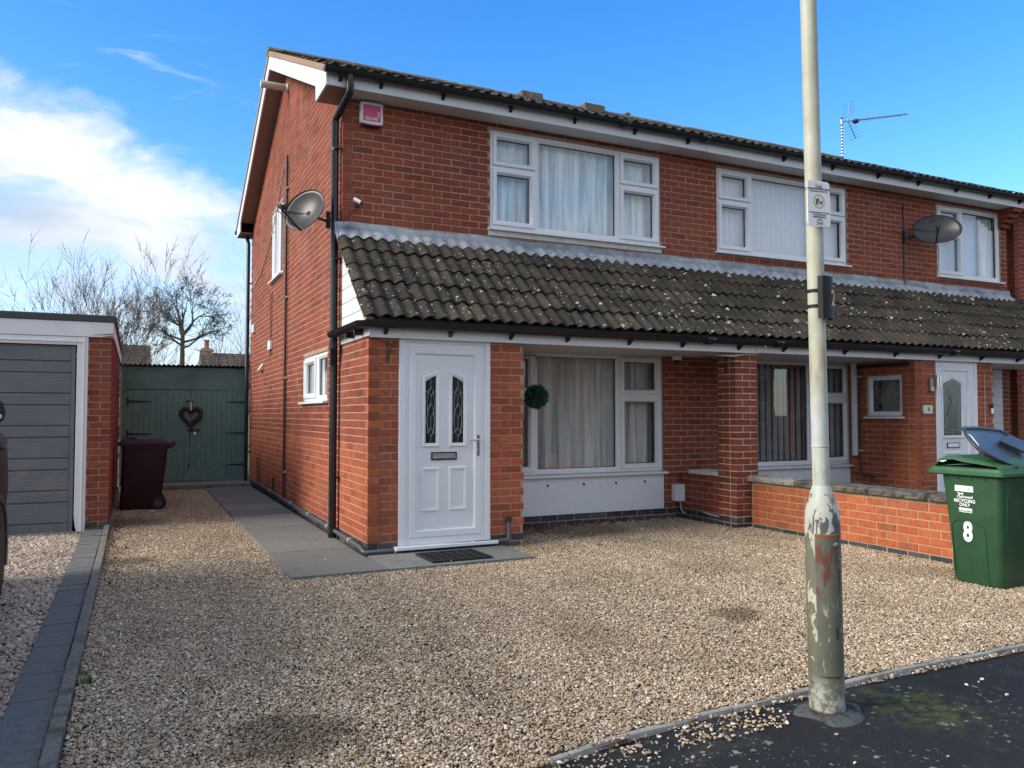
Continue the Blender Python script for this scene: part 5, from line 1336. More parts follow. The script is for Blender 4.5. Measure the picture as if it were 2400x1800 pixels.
# houses across the gardens behind
def far_house(label, x0, x1, y, depth, ze, zr, ridge_x, chimney=None, loc=None):
    H = thing('distant_house', label, 'house', ((x0+x1)/2, y, 0))
    MB().box(x0, x1, y, y+depth, -.1, ze).build('wall', 'distant_wall', H)
    rf = MB()
    rf.prism([(x0-.2, y-.3, ze-.05), (x0-.2, y+depth/2, zr), (x0-.2, y+depth+.3, ze-.05)], (x1-x0+.4, 0, 0)); r = rf.build('roof', 'far_tile', H)
    # rows of tiles as ridged courses
    m = MB(); rows = 16; nx = int((x1-x0+.4)/.30)
    g = []
    for j in range(rows):
        for e in (0, 1):
            t = (j+e*.98)/rows; yy = y-.3 + (depth/2+.3)*t; zz = ze-.05+(zr-ze+.05)*t + (.055 if e == 0 else .01)
            g.append([(x0-.2+(x1-x0+.4)*i/(nx*4), yy-.02, zz+.025*(.5+.5*math.cos(i*math.pi/2))) for i in range(nx*4+1)])
    m.grid(g); m.build('tile_courses', 'far_tile', r, recalc=False, kind='stuff')
    if chimney:
        cx, cz = chimney; m = MB(); m.box(cx-.22, cx+.22, y+depth/2-.25, y+depth/2+.25, zr-.5, cz); m.box(cx-.26, cx+.26, y+depth/2-.29, y+depth/2+.29, cz-.12, cz-.05); c = m.build('chimney', 'distant_wall', H)
        m = MB(); m.lathe([(.11, 0), (.13, .04), (.09, .08), (.09, .3), (.12, .32), (.12, .36)], 12, (cx, y+depth/2, cz)); m.build('chimney_pot', 'chimney_pot', c, smooth=40)
m_, n_ = newmat('far_tile'); finish(n_, n_.mix(n_.mr(n_.noise(n_.pos(), 3.0, 4), .4, .7), (.105, .090, .066), (.15, .125, .085)), .95)
far_house('distant house with a plain tiled roof seen over the shed next to the garage', -7.0, -1.62, 24.0, 4.5, 2.6, 4.02, 0)
far_house('distant tiled house with a red chimney pot behind the right of the shed', .60, 9.0, 24.0, 4.5, 2.5, 3.80, 0, (.66, 3.98))

# bare trees
def tree(name, label, cat, base, stems, seed, levels, leaf=None, bark='bark', twigm='twig', group=None, rad=.08, L0=1.6, spread=.5, trunk=None, leafn=0, gnarl=.12, up=.12, kids=(3, 5), shrink=.68):
    rs = random.Random(seed); T = thing(name, label, cat, base, group=group)
    big, small = MB(), MB(); tips = []
    def branch(p, d, L, r, lv):
        n = 6 if lv > 1 else 4; pts = [p]; q = Vector(p); dd = Vector(d)
        for i in range(n):
            gn = gnarl*(0.0 if r > .1 else 1); dd = (dd + Vector((rs.gauss(0, gn), rs.gauss(0, gn), rs.gauss(0, gn*.7)+up*.3))).normalized(); q = q + dd*(L/n); pts.append(q.copy())
        rr = [r*(1-.55*i/n) for i in range(n+1)]
        (big if r > .022 else small).tube(pts, rr, 7 if r > .022 else (4 if r > .006 else 3), cap=False)
        if lv <= 0:
            tips.extend(pts[1:]); return
        k = rs.randint(*kids)
        for j in range(k):
            t = rs.uniform(.30, 1.0) if j else 1.0; i = min(n, max(1, int(round(t*n)))); b = pts[i]; ax = (pts[i]-pts[i-1]).normalized()
            side = Vector((rs.gauss(0, 1), rs.gauss(0, 1), rs.gauss(0, 1))); side = (side - ax*side.dot(ax)).normalized()
            a = rs.uniform(.35, 1.0)*spread*1.5 if j else rs.uniform(.05, .3)
            nd = (ax*math.cos(a) + side*math.sin(a) + Vector((0, 0, up))).normalized()
            branch(b, nd, L*shrink*rs.uniform(.75, 1.15), max(.0042, rr[i]*rs.uniform(.55, .78)), lv-1)
    for (off, d, L, r, lv) in stems: branch(Vector(off), Vector(d).normalized(), L, r, lv)
    big.build('trunk', bark, T, local=True, smooth=60, recalc=False)
    small.build('crown', twigm, T, local=True, recalc=False)
    if leafn:
        m = MB()
        for i in range(leafn):
            p = rs.choice(tips) + Vector((rs.gauss(0, .02), rs.gauss(0, .02), rs.gauss(0, .02))); a, b = rs.uniform(0, 6.28), rs.uniform(-1, 1); s_ = rs.uniform(.012, .024)
            u = Vector((math.cos(a), math.sin(a), b)).normalized()*s_; v = u.cross(Vector((rs.gauss(0,1), rs.gauss(0,1), rs.gauss(0,1)))).normalized()*s_*.55
            m.add([p-u, p+v, p+u, p-v], [(0,1,2,3)])
        m.build('leaves', leaf, T, local=True, kind='stuff', recalc=False)
    return T
rs = random.Random(11)
st = []
for i in range(22):
    a = rs.uniform(0, 6.28); l = rs.uniform(.05, .85)
    st.append(((rs.uniform(-.5, .5), rs.uniform(-.3, .3), 0), (math.cos(a)*l*1.1, math.sin(a)*l*.5, 1), rs.uniform(2.1, 2.8), rs.uniform(.022, .036), 4))
tree('bare_tree', 'wide bare multi-stemmed tree with a few rusty leaves behind the garage', 'tree', (-2.95, 13.0, 0), st, 21, 3, 'dry_leaf', leafn=2600, spread=.46, gnarl=.10, up=.11, kids=(3, 4), shrink=.60)
tree('bare_tree', 'small bare apple tree with one mossy trunk and drooping twigs behind the shed', 'tree', (-.90, 13.0, 0), [((0, 0, 0), (.0, 0, 1), 3.3, .105, 0), ((0, 0, 3.2), (.1, .05, 1), .80, .050, 5), ((0, 0, 3.0), (-.7, .1, .6), .66, .030, 5), ((0, 0, 3.1), (.9, -.2, .45), .72, .032, 5), ((0, 0, 3.25), (-.3, .3, 1), .70, .034, 5), ((0, 0, 3.15), (-.8, -.2, .25), .68, .028, 5), ((0, 0, 3.25), (.7, .2, .8), .74, .034, 5), ((0, 0, 2.95), (.8, .3, .25), .66, .028, 5), ((0, 0, 3.3), (-.5, -.2, .9), .66, .032, 5), ((0, 0, 3.3), (.4, -.3, 1), .70, .032, 5)], 5, 4, bark='mossy_bark', twigm='mossy_bark', spread=.66, gnarl=.16, up=.04, kids=(3, 4), shrink=.62)
tree('bare_shrub', 'thin bare shrub showing just left of the house behind the shed', 'shrub', (.55, 14.5, 0), [((rs.uniform(-.3, .3), 0, 0), (rs.uniform(-.3, .3), 0, 1), 2.2, .03, 3) for i in range(5)], 9, 3, spread=.6, up=.1)

# ================================================================== street lamp column and its signs
LP = thing('lamp_post', 'tall cream street lamp column with flaking grey base standing on the tarmac edge', 'lamp post', (.893, -5.605, -.03), (0, R(-.93), 0))
m = MB(); m.lathe([(.0375, 1.02), (.0372, 2.0), (.036, 3.5), (.035, 6.2)], 32); m.build('shaft', 'post_paint', LP, local=True, smooth=40)
m = MB(); m.lathe([(.0395, 1.196), (.0405, 1.20), (.0395, 1.204)], 32); m.lathe([(.0425, 1.000), (.0436, 1.004), (.0425, 1.008)], 32); m.build('joint_ring', 'post_paint', LP, local=True, smooth=50)
m = MB(); m.lathe([(.0765, -.05), (.0770, .03), (.0765, .05), (.0765, .845), (.0755, .885), (.070, .920), (.056, .965), (.046, 1.0), (.042, 1.012), (.0376, 1.022)], 40); m.build('base', 'post_paint', LP, local=True, smooth=30)
m = MB(); m.tube([(0, 0, 6.1), (0, 0, 6.35), (.0, -.12, 6.5), (0, -.7, 6.6)], .03, 12); m.build('lamp_arm', 'post_paint', LP, local=True, smooth=40)
m = MB(); m.box(-.11, .11, -1.15, -.62, 6.54, 6.66); m.build('lamp_head', 'post_paint', LP, local=True, bevel=.03)
da = math.atan2(-.86, -.51)
def arc_plate(mb, r0, r1, a0, a1, z0, z1, n=16):
    vs = []
    for i in range(n+1):
        a = a0+(a1-a0)*i/n
        for r in (r0, r1):
            for z in (z0, z1): vs.append((r*math.cos(a), r*math.sin(a), z))
    fs = [(0,1,3,2), (n*4, n*4+2, n*4+3, n*4+1)]
    for i in range(n):
        b, c = i*4, (i+1)*4; fs += [(b, c, c+1, b+1), (b+2, b+3, c+3, c+2), (b, b+2, c+2, c), (b+1, c+1, c+3, b+3)]
    mb.add(vs, fs)
m = MB(); arc_plate(m, .0775, .0845, da-R(40), da+R(40), .185, .812); dr = m.build('door', 'door_paint', LP, local=True, smooth=30, bevel=.004)
c_ = math.cos(da+R(22)); s_ = math.sin(da+R(22))
m = MB(); m.lathe([(.011, 0), (.011, .003), (.007, .005)], 14, (.0845*c_, .0845*s_, .765), (c_, s_, 0)); m.build('door_bolt', 'steel', dr, local=True, smooth=40)
c_ = math.cos(da+R(20)); s_ = math.sin(da+R(20))
m = MB(); m.box(-.003, .003, -.003, .003, -.022, .022); k_ = m.build('key_slot', 'gasket_rubber', dr, local=True); k_.location = (.0848*c_, .0848*s_, .375); k_.rotation_euler = (0, 0, da)
# trowelled collar round the foot
m = MB(); n = 28; rings = []
for r, z in ((.07, .004), (.10, .000), (.135, -.010), (.165, -.017), (.185, -.05)):
    rings.append([(.893+(r*(1+.16*math.sin(3*a+1)+.10*math.sin(5*a)))*math.cos(a), -5.62+(r*(1+.12*math.sin(2*a)))*math.sin(a)*.92, z-.008) for a in np.linspace(0, 2*math.pi, n+1)])
m.grid(rings); m.build('concrete_collar', 'collar', bpy.data.objects['pavement'], smooth=180, recalc=False)

SG = thing('dog_fouling_sign', 'small white dog fouling notice strapped to the lamp column', 'sign', (.838, -5.652, 2.264), (0, R(-1.0), R(-3)))
m = MB(); poly = []
w_, h_, r_ = .065, .104, .016
for cx, cz, a0 in ((w_-r_, h_-r_, 0), (-w_+r_, h_-r_, 90), (-w_+r_, -h_+r_, 180), (w_-r_, -h_+r_, 270)):
    for k in range(6): a = R(a0+18*k); poly.append((cx+r_*math.cos(a), 0, cz+r_*math.sin(a)))
m.prism(poly, (0, .003, 0)); m.build('plate', 'sticker', SG, local=True)
def sgt(body, z, size, bold=0.0): text('lettering', body, size, (.838, -5.652, 2.264), 'F', 'ink', SG, bold=bold).location = (0, -.0012, z)
sgt('CHARNWOOD BOROUGH COUNCIL', .068, .0078, .0001); sgt('Dogs (Fouling of Land) Act 1996', .058, .0075)
sgt('IT IS AN OFFENCE NOT TO CLEAN', -.040, .0072); sgt('UP AFTER YOUR DOG', -.050, .0075); sgt('MAXIMUM PENALTY', -.060, .0085); sgt('£1000', -.071, .0085)
m = MB(); n = 40; vs = []
for r in (.026, .0335):
    for k in range(n): a = 2*math.pi*k/n; vs.append((r*math.cos(a), -.0010, .012+r*math.sin(a)))
m.add(vs, [(k, (k+1) % n, n+(k+1) % n, n+k) for k in range(n)]); m.build('ring', 'sign_yellow', SG, local=True)
m = MB()                                  # a stooping owner and a dog
def blob(pts): m.prism([(x, -.0011, .012+z) for x, z in pts], (0, -.0004, 0))
blob([(-.018,-.016), (-.014,-.016), (-.012,-.002), (-.009,-.016), (-.005,-.016), (-.007,.001), (-.004,.008), (-.010,.012), (-.017,.006)])
blob([(-.010,.012), (-.004,.008), (.001,.004), (.002,-.003), (.000,-.004), (-.002,.002), (-.006,.004)])
m.lathe([(.0001, 0), (.0036, .0001), (.0036, .0004)], 10, (-.0015, -.0011, .012+.0125), (0,-1,0))
blob([(-.022,.013), (-.018,.008), (-.017,.010), (-.021,.015)])
blob([(.004,-.002), (.013,-.002), (.017,.006), (.020,.004), (.017,-.003), (.0165,-.016), (.0145,-.016), (.013,-.007), (.008,-.007), (.006,-.016), (.004,-.016), (.004,-.006), (.002,.002)])
m.build('pictogram', 'ink', SG, local=True, recalc=False)
for z in (.083, -.083):
    m = MB(); m.box(-.013, .013, -.006, -.0005, z-.004, z+.004); m.box(-.017, -.012, -.005, -.0005, z-.011, z+.011); m.box(.012, .017, -.005, -.0005, z-.011, z+.011); m.build('clip', 'steel', SG, local=True)
    m = MB(); m.lathe([(.036, -.007), (.0400, -.007), (.0400, .007), (.036, .007)], 28, (.018, .047, z)); m.build('strap', 'steel', SG, local=True, smooth=40)
pn = Vector((.395, -.918, 0)).normalized(); ang = math.atan2(pn.y, pn.x)+math.pi/2
NP = thing('number_plate', 'black plastic column number plate with an ochre figure 2 strapped to the lamp column', 'sign', (.8625, -5.605, 1.84), (0, R(-.93), ang))
m = MB(); pr = []
for t in np.linspace(-1, 1, 13): pr.append((.062*t, -.052-.018*(1-t*t)))
pr2 = [(x*.97, y+.006) for x, y in pr][::-1]
poly = [(pr[0][0], -.030)] + pr + [(pr[-1][0], -.030), (pr[-1][0]-.006, -.030)] + pr2 + [(pr[0][0]+.006, -.030)]
m.prism([(x, y, -.095) for x, y in poly], (0, 0, .19)); m.build('plate', 'matt_black', NP, local=True, smooth=35)
t2 = text('lettering', '2', .10, (0,0,0), 'F', 'number_ochre', None, bold=.001); t2.parent = NP; t2.location = (.012, -.0715, -.005)
for z in (-.035, .035):
    m = MB(); m.lathe([(.036, -.007), (.0412, -.007), (.0412, .007), (.036, .007)], 28, (0, 0, z)); m.box(-.03, .03, -.052, -.032, z-.006, z+.006); m.build('strap', 'matt_black', NP, local=True, smooth=40)

# ================================================================== wheelie bins
def rrect(x0, x1, y0, y1, r, z, n=5):
    P = []
    for cx, cy, a0 in ((x1-r, y1-r, 0), (x0+r, y1-r, 90), (x0+r, y0+r, 180), (x1-r, y0+r, 270)):
        for k in range(n+1): a = R(a0+90*k/n); P.append((cx+r*math.cos(a), cy+r*math.sin(a), z))
    return P
def loft(rings):
    m = MB(); n = len(rings[0]); vs = [p for r in rings for p in r]
    m.add(vs, [(i*n+k, i*n+(k+1) % n, (i+1)*n+(k+1) % n, (i+1)*n+k) for i in range(len(rings)-1) for k in range(n)] + [tuple(range(n))[::-1], tuple((len(rings)-1)*n+k for k in range(n))]); return m
GB = thing('wheelie_bin', 'green recycling wheelie bin with a white figure 8 at the end of the low wall', 'bin', (4.12, -4.25, 0))
gxf = lambda z: 3.893 - .0357*z         # x of the face turned to the drive
body = loft([rrect(gxf(0)+.012, 4.36, -4.452, -4.085, .05, .004), rrect(gxf(.02), 4.37, -4.462, -4.075, .055, .03), rrect(gxf(.60), 4.41, -4.475, -4.025, .055, .60), rrect(gxf(.845), 4.43, -4.482, -4.000, .05, .845)])
body.build('body', 'bin_green', GB, smooth=40)
rim = loft([rrect(3.842, 4.45, -4.505, -3.945, .035, .838), rrect(3.818, 4.47, -4.530, -3.915, .04, .850), rrect(3.818, 4.47, -4.530, -3.915, .04, .872), rrect(3.826, 4.46, -4.520, -3.925, .04, .880), rrect(3.830, 4.46, -4.515, -3.930, .04, .898), rrect(3.845, 4.45, -4.50, -3.945, .04, .902)])
rim.build('rim', 'bin_green_lid', GB, smooth=35)
lidp = [(-3.955, .902), (-3.965, .93), (-3.99, .962), (-4.04, .985), (-4.12, .992), (-4.20, .975), (-4.34, .962), (-4.46, .950), (-4.49, .925), (-4.495, .902)]
m = MB(); rows = []
for fx, dz in ((0, -.03), (.03, -.004), (.10, 0), (.5, .004), (.9, 0), (1, -.03)):
    rows.append([(3.855+.55*fx, y, max(.901, z+dz)) for y, z in lidp])
m.grid(rows); lo = m.build('lid', 'bin_green_lid', GB, smooth=60)
MB().prism([(3.851, -4.000, .942), (3.850, -4.055, .953), (3.850, -4.070, .948), (3.851, -4.03, .936)], (.004, 0, 0)).build('lid_slot', 'white_plastic', lo)
m = MB()
for yy in (-4.06, -4.16, -4.27, -4.38): m.prism([(gxf(.83)-.001, yy-.006, .84), (gxf(.83)-.012, yy, .84), (gxf(.79), yy, .795)], (0, .008, 0))
m.build('rim_rib', 'bin_green', GB)
fx_ = lambda y, z: (gxf(z)-.0015, y, z)
m = MB()
arch = [(-4.095, .02), (-4.085, .40), (-4.090, .455), (-4.115, .488), (-4.16, .495), (-4.30, .485), (-4.335, .465), (-4.352, .43), (-4.365, .02)]
m.tube([fx_(y, z) for y, z in arch], .0045, 6)
arch2 = [(-4.475, .02), (-4.488, .60), (-4.492, .70)]
m.tube([(3.96+.0*z, -4.455-.03*z, z) for z in (.03, .4, .70)] + [(3.98, -4.478, .735), (4.02, -4.479, .745), (4.35, -4.479, .745)], .005, 6)
m.build('panel_edge', 'bin_green', GB, smooth=60)
def btxt(b, y, z, size, **k): return text('lettering', b, size, (gxf(z)-.0025, y, z), 'W', 'sticker', GB, **k)
btxt('8', -4.216, .402, .205, sx=.72, bold=.008)
btxt('RECYCLING', -4.200, .642, .034, sx=.95, bold=.0008); btxt('ONLY', -4.200, .612, .034, sx=.95, bold=.0008)
btxt('Charnwood', -4.203, .674, .030, sx=.88, bold=.0006)
MB().prism([fx_(y, z) for y, z in ((-4.125, .762), (-4.272, .760), (-4.274, .714), (-4.122, .716))], (-.001, 0, 0)).build('sticker', 'sticker', GB)
text('lettering', 'L', .03, (gxf(.735)-.0035, -4.24, .737), 'W', 'ink', GB)
m = MB()
m.prism([fx_(y, z) for y, z in ((-4.150, .590), (-4.258, .588), (-4.258, .566), (-4.225, .571), (-4.19, .567), (-4.150, .574))], (-.001, 0, 0))
m.prism([fx_(y, z) for y, z in ((-4.150, .566), (-4.19, .560), (-4.225, .563), (-4.258, .558), (-4.258, .553), (-4.225, .557), (-4.19, .554), (-4.150, .560))], (-.001, 0, 0))
m.prism([fx_(y, z) for y, z in ((-4.150, .655), (-4.258, .654), (-4.258, .652), (-4.150, .653))], (-.001, 0, 0))
# running fox above the council name
m.prism([fx_(y, z) for y, z in ((-4.138, .702), (-4.150, .706), (-4.165, .701), (-4.180, .703), (-4.190, .708), (-4.192, .700), (-4.186, .695), (-4.192, .684), (-4.186, .684), (-4.178, .693), (-4.165, .693), (-4.160, .684), (-4.154, .684), (-4.155, .696), (-4.146, .699))], (-.001, 0, 0))
m.build('print', 'sticker', GB)
m = MB(); m.lathe([(.1, -.025), (.1, .025)], 24, (4.40, -4.44, .10), (0,1,0)); m.lathe([(.1, -.025), (.1, .025)], 24, (4.40, -4.10, .10), (0,1,0)); m.build('wheel', 'tyre', GB, smooth=40)

GY = thing('wheelie_bin', 'dark grey wheelie bin with its lid thrown open over the green recycling bin', 'bin', (4.85, -4.45, 0))
loft([rrect(4.55, 4.98, -4.70, -4.20, .05, .004), rrect(4.50, 5.05, -4.74, -4.16, .05, .86), rrect(4.47, 5.08, -4.77, -4.13, .04, .865), rrect(4.47, 5.08, -4.77, -4.13, .04, .90)]).build('body', 'bin_dark', GY, smooth=40)
low = [(3.715, -4.44, 1.045), (3.735, -4.462, 1.020), (3.86, -4.470, .975), (4.053, -4.475, .917), (4.25, -4.48, .885), (4.47, -4.49, .87)]
upp = [(3.795, -4.25, 1.204), (3.85, -4.225, 1.210), (4.20, -4.10, 1.205), (4.62, -4.0, 1.177), (4.80, -4.0, 1.115), (4.95, -4.0, 1.05)]
m = MB(); rows = []
for i in range(9):
    t = i/8; b = .030*math.sin(math.pi*t)
    rows.append([tuple(np.array(a)*(1-t)+np.array(c)*t + np.array((.25, .45, -.9))*b*(.4+.6*(0 < j < 5))) for j, (a, c) in enumerate(zip(low, upp))])
m.grid(rows); lo = m.build('lid', 'grey_lid', GY, smooth=60); s_ = lo.modifiers.new('thick', 'SOLIDIFY'); s_.thickness = .012; s_.offset = -1
m = MB(); m.tube([np.array(p)+np.array((0, -.004, .004)) for p in [low[5], low[4], low[3], low[2], low[1], low[0]]] + [(3.698, -4.40, 1.084), (3.735, -4.32, 1.15), upp[0], upp[1], upp[2], upp[3], upp[4]], .011, 8); m.build('lid_rim', 'grey_lid', lo, smooth=60)
m = MB(); m.add([(3.755, -4.345, 1.152), (3.790, -4.290, 1.168), (3.80, -4.345, 1.115), (3.768, -4.395, 1.082)], [(0,1,2,3)]); s2 = m.build('lid_slot', 'white_plastic', lo); s2m = s2.modifiers.new('t', 'SOLIDIFY'); s2m.thickness = .006
m = MB(); m.tube([(4.04, -4.50, .905), (4.04, -4.455, .905)], .022, 14); m.tube([(4.05, -4.492, .90), (4.30, -4.50, .865), (4.47, -4.50, .86)], .016, 8); m.build('hinge', 'grey_lid', GY, smooth=40)
MB().prism([(4.32, -4.18, 1.085), (4.62, -4.07, 1.13), (4.80, -4.12, 1.05), (4.55, -4.26, .985)], (-.003, -.012, .02)).build('lid_panel', 'grey_lid', lo, bevel=.008)

MBn = thing('wheelie_bin', 'maroon wheelie bin standing on the gravel in front of the green timber doors', 'bin', (-1.85, 4.0, 0))
loft([rrect(-2.112, -1.62, 3.76, 4.20, .05, .01), rrect(-2.110, -1.60, 3.745, 4.215, .05, .06), rrect(-2.085, -1.52, 3.71, 4.25, .05, .845), rrect(-2.10, -1.50, 3.695, 4.265, .045, .85), rrect(-2.10, -1.50, 3.695, 4.265, .045, .885)]).build('body', 'bin_maroon', MBn, smooth=40)
m = loft([rrect(-2.15, -1.50, 3.68, 4.28, .06, .886), rrect(-2.155, -1.50, 3.675, 4.285, .06, .915), rrect(-2.10, -1.52, 3.72, 4.24, .06, .945), rrect(-1.98, -1.56, 3.78, 4.18, .06, .965)]); m.build('lid', 'bin_maroon_lid', MBn, smooth=40)
m = MB(); m.tube([(-2.08, 3.82, .955), (-2.05, 3.82, .985), (-1.93, 3.84, .982), (-1.90, 3.85, .955)], .014, 8); m.build('lid_handle', 'bin_maroon_lid', MBn, smooth=50)
m = MB(); m.prism([(-1.51, 3.76, .90), (-1.44, 3.76, .935), (-1.405, 3.76, .93), (-1.415, 3.76, .89), (-1.44, 3.76, .86), (-1.51, 3.76, .83)], (0, .45, 0)); m.build('handle', 'bin_maroon_lid', MBn, bevel=.012)
for y in (3.70, 4.20):
    m = MB(); m.lathe([(.07, -.03), (.098, -.025), (.1, 0), (.098, .025), (.07, .03)], 28, (-1.63, y, .098), (0,1,0)); w = m.build('wheel', 'tyre', MBn, smooth=40)
    m = MB(); m.lathe([(.055, -.034), (.045, -.028)], 20, (-1.63, y, .098), (0,1,0)); m.build('hub', 'bin_dark', w)

# ================================================================== parked car at the left edge
CR = thing('parked_car', 'black car in front of the grey garage door, wing mirror and wheel in view', 'car', (-3.62, -2.9, -.01))
XC = -3.665
def section(y):
    # half-width of the body side at several heights, and the height of shoulder and roof
    t = (y+5.3)/4.45                      # 0 front, 1 rear
    hw = .87*(1-.11*max(0, (.16-t)/.16)**2 - .10*max(0, (t-.90)/.10)**2)
    sh = 1.13+.03*t - .20*max(0, (.25-t)/.25)**1.5
    rf = 1.70 if .40 < t < .86 else (sh+.02+(1.68-sh)*max(0, min(1, (t-.26)/.14))*1.0 if t <= .40 else 1.70-(1.70-1.22)*((t-.86)/.14)**1.6)
    rf = max(rf, sh+.03)
    return hw, sh, rf
ys = [-5.3, -5.25, -5.1, -4.9, -4.6, -4.3, -4.0, -3.7, -3.4, -3.1, -2.8, -2.5, -2.2, -1.9, -1.7, -1.5, -1.3, -1.15, -1.02, -.92, -.87, -.85]
rings = []
for y in ys:
    hw, sh, rf = section(y); tw = hw*.74
    prof = [(hw*.90, .24), (hw*.965, .34), (hw*.985, .55), (hw*1.0, .74), (hw*1.0, .84), (hw*.985, sh-.04), (hw*.955, sh), (hw*.93, sh+.02)]
    prof += [(tw+(hw*.93-tw)*.55, sh+.02+(rf-sh-.02)*.45), (tw+(hw*.93-tw)*.12, sh+.02+(rf-sh-.02)*.9), (tw*.92, rf), (tw*.4, rf+.025)]
    rings.append([(XC+a, y, z) for a, z in prof] + [(XC-a, y, z) for a, z in reversed(prof)])
loft(rings).build('body', 'car_paint', CR, smooth=35)
for sg in (1, -1):
    m = MB(); rows = []
    for y in (-3.95, -3.4, -2.7, -2.0, -1.55):
        hw, sh, rf = section(y); tw = hw*.74; a = lambda f: (XC+sg*(tw+(hw*.93-tw)*(1-f)+.004), y, sh+.02+(rf-sh-.02)*f)
        rows.append([a(.06), a(.45), a(.80) if y > -3.8 else a(.5)])
    m.grid(rows); m.build('side_window', 'dark_glass', CR, smooth=60, recalc=False)
    for y in (-4.40, -1.69):
        m = MB(); m.lathe([(.22, -.10), (.30, -.105), (.325, -.07), (.33, 0), (.325, .07), (.30, .098), (.245, .100), (.24, .06)], 40, (XC+sg*.735, y, .322), (sg,0,0)); w = m.build('wheel', 'tyre', CR, smooth=40)
        m = MB(); m.lathe([(.243, .055), (.243, .088), (.232, .094), (.215, .08), (.20, .05)], 40, (XC+sg*.735, y, .322), (sg,0,0))
        for k in range(10):
            a = 2*math.pi*k/10; ca, sa = math.cos(a), math.sin(a); x_ = XC+sg*.735+sg*.085
            m.prism([(x_, y+ca*.04-sa*.02, .322+sa*.04+ca*.02), (x_, y+ca*.04+sa*.02, .322+sa*.04-ca*.02), (x_-sg*.01, y+ca*.235+sa*.014, .322+sa*.235-ca*.014), (x_-sg*.01, y+ca*.235-sa*.014, .322+sa*.235+ca*.014)], (-sg*.03, 0, 0))
        m.lathe([(.06, .06), (.06, .09)], 20, (XC+sg*.735, y, .322), (sg,0,0)); m.build('rim', 'chrome', w, smooth=30)
        # dark wheel arch with its bright lip
        m = MB(); n = 24; rows = []
        for a in np.linspace(R(-18), R(198), n+1):
            rows.append([(XC+sg*.80, y+.375*math.cos(a), .322+.375*math.sin(a)), (XC+sg*.882, y+.375*math.cos(a), .322+.375*math.sin(a)), (XC+sg*.886, y+.42*math.cos(a), .322+.42*math.sin(a)), (XC+sg*.86, y+.44*math.cos(a), .322+.44*math.sin(a))])
        m.grid(rows); m.build('wheel_arch', 'black_plastic', CR, smooth=60, recalc=False)
        m = MB(); m.lathe([(.37, -.02), (.37, .02)], 36, (XC+sg*.855, y, .322), (sg,0,0)); m.build('arch_well', 'gasket_rubber', CR)
    for y, z in ((-2.75, 1.03), (-1.66, 1.075)):
        m = MB(); m.tube([(XC+sg*.84, y-.10, z), (XC+sg*.895, y-.08, z), (XC+sg*.90, y+.06, z), (XC+sg*.85, y+.10, z)], [.012, .016, .018, .012], 8); m.build('door_handle', 'black_plastic', CR, smooth=60)
    mx = XC+sg*.935
    m = MB(); m.lathe([(.02, -.14), (.07, -.12), (.085, 0), (.08, .09), (.05, .13), (.01, .14)], 20, (mx, -3.08, 1.325), (sg*1, .12, .05)); mo = m.build('wing_mirror', 'car_paint', CR, smooth=60)
    MB().box(min(mx-.10*sg, mx+.135*sg), max(mx-.10*sg, mx+.135*sg), -3.195, -3.16, 1.290, 1.312).build('indicator', 'cream_plastic', mo, bevel=.004)
m = MB(); hw, sh, rf = section(-4.6); m.prism([(XC-.62, -4.62, sh+.09), (XC+.62, -4.62, sh+.09), (XC+.52, -3.75, 1.66), (XC-.52, -3.75, 1.66)], (0, -.006, .01)); m.build('windscreen', 'dark_glass', CR)
for sg in (1, -1):
    MB().box(min(XC+sg*.45, XC+sg*.78), max(XC+sg*.45, XC+sg*.78), -5.315, -5.26, .70, .82).build('headlight', 'chrome', CR, bevel=.02)
    MB().box(min(XC+sg*.55, XC+sg*.80), max(XC+sg*.55, XC+sg*.80), -.90, -.84, .82, .98).build('rear_light', 'lamp_red', CR, bevel=.02)
MB().box(XC-.45, XC+.45, -5.325, -5.29, .42, .58).build('grille', 'black_plastic', CR, bevel=.01)

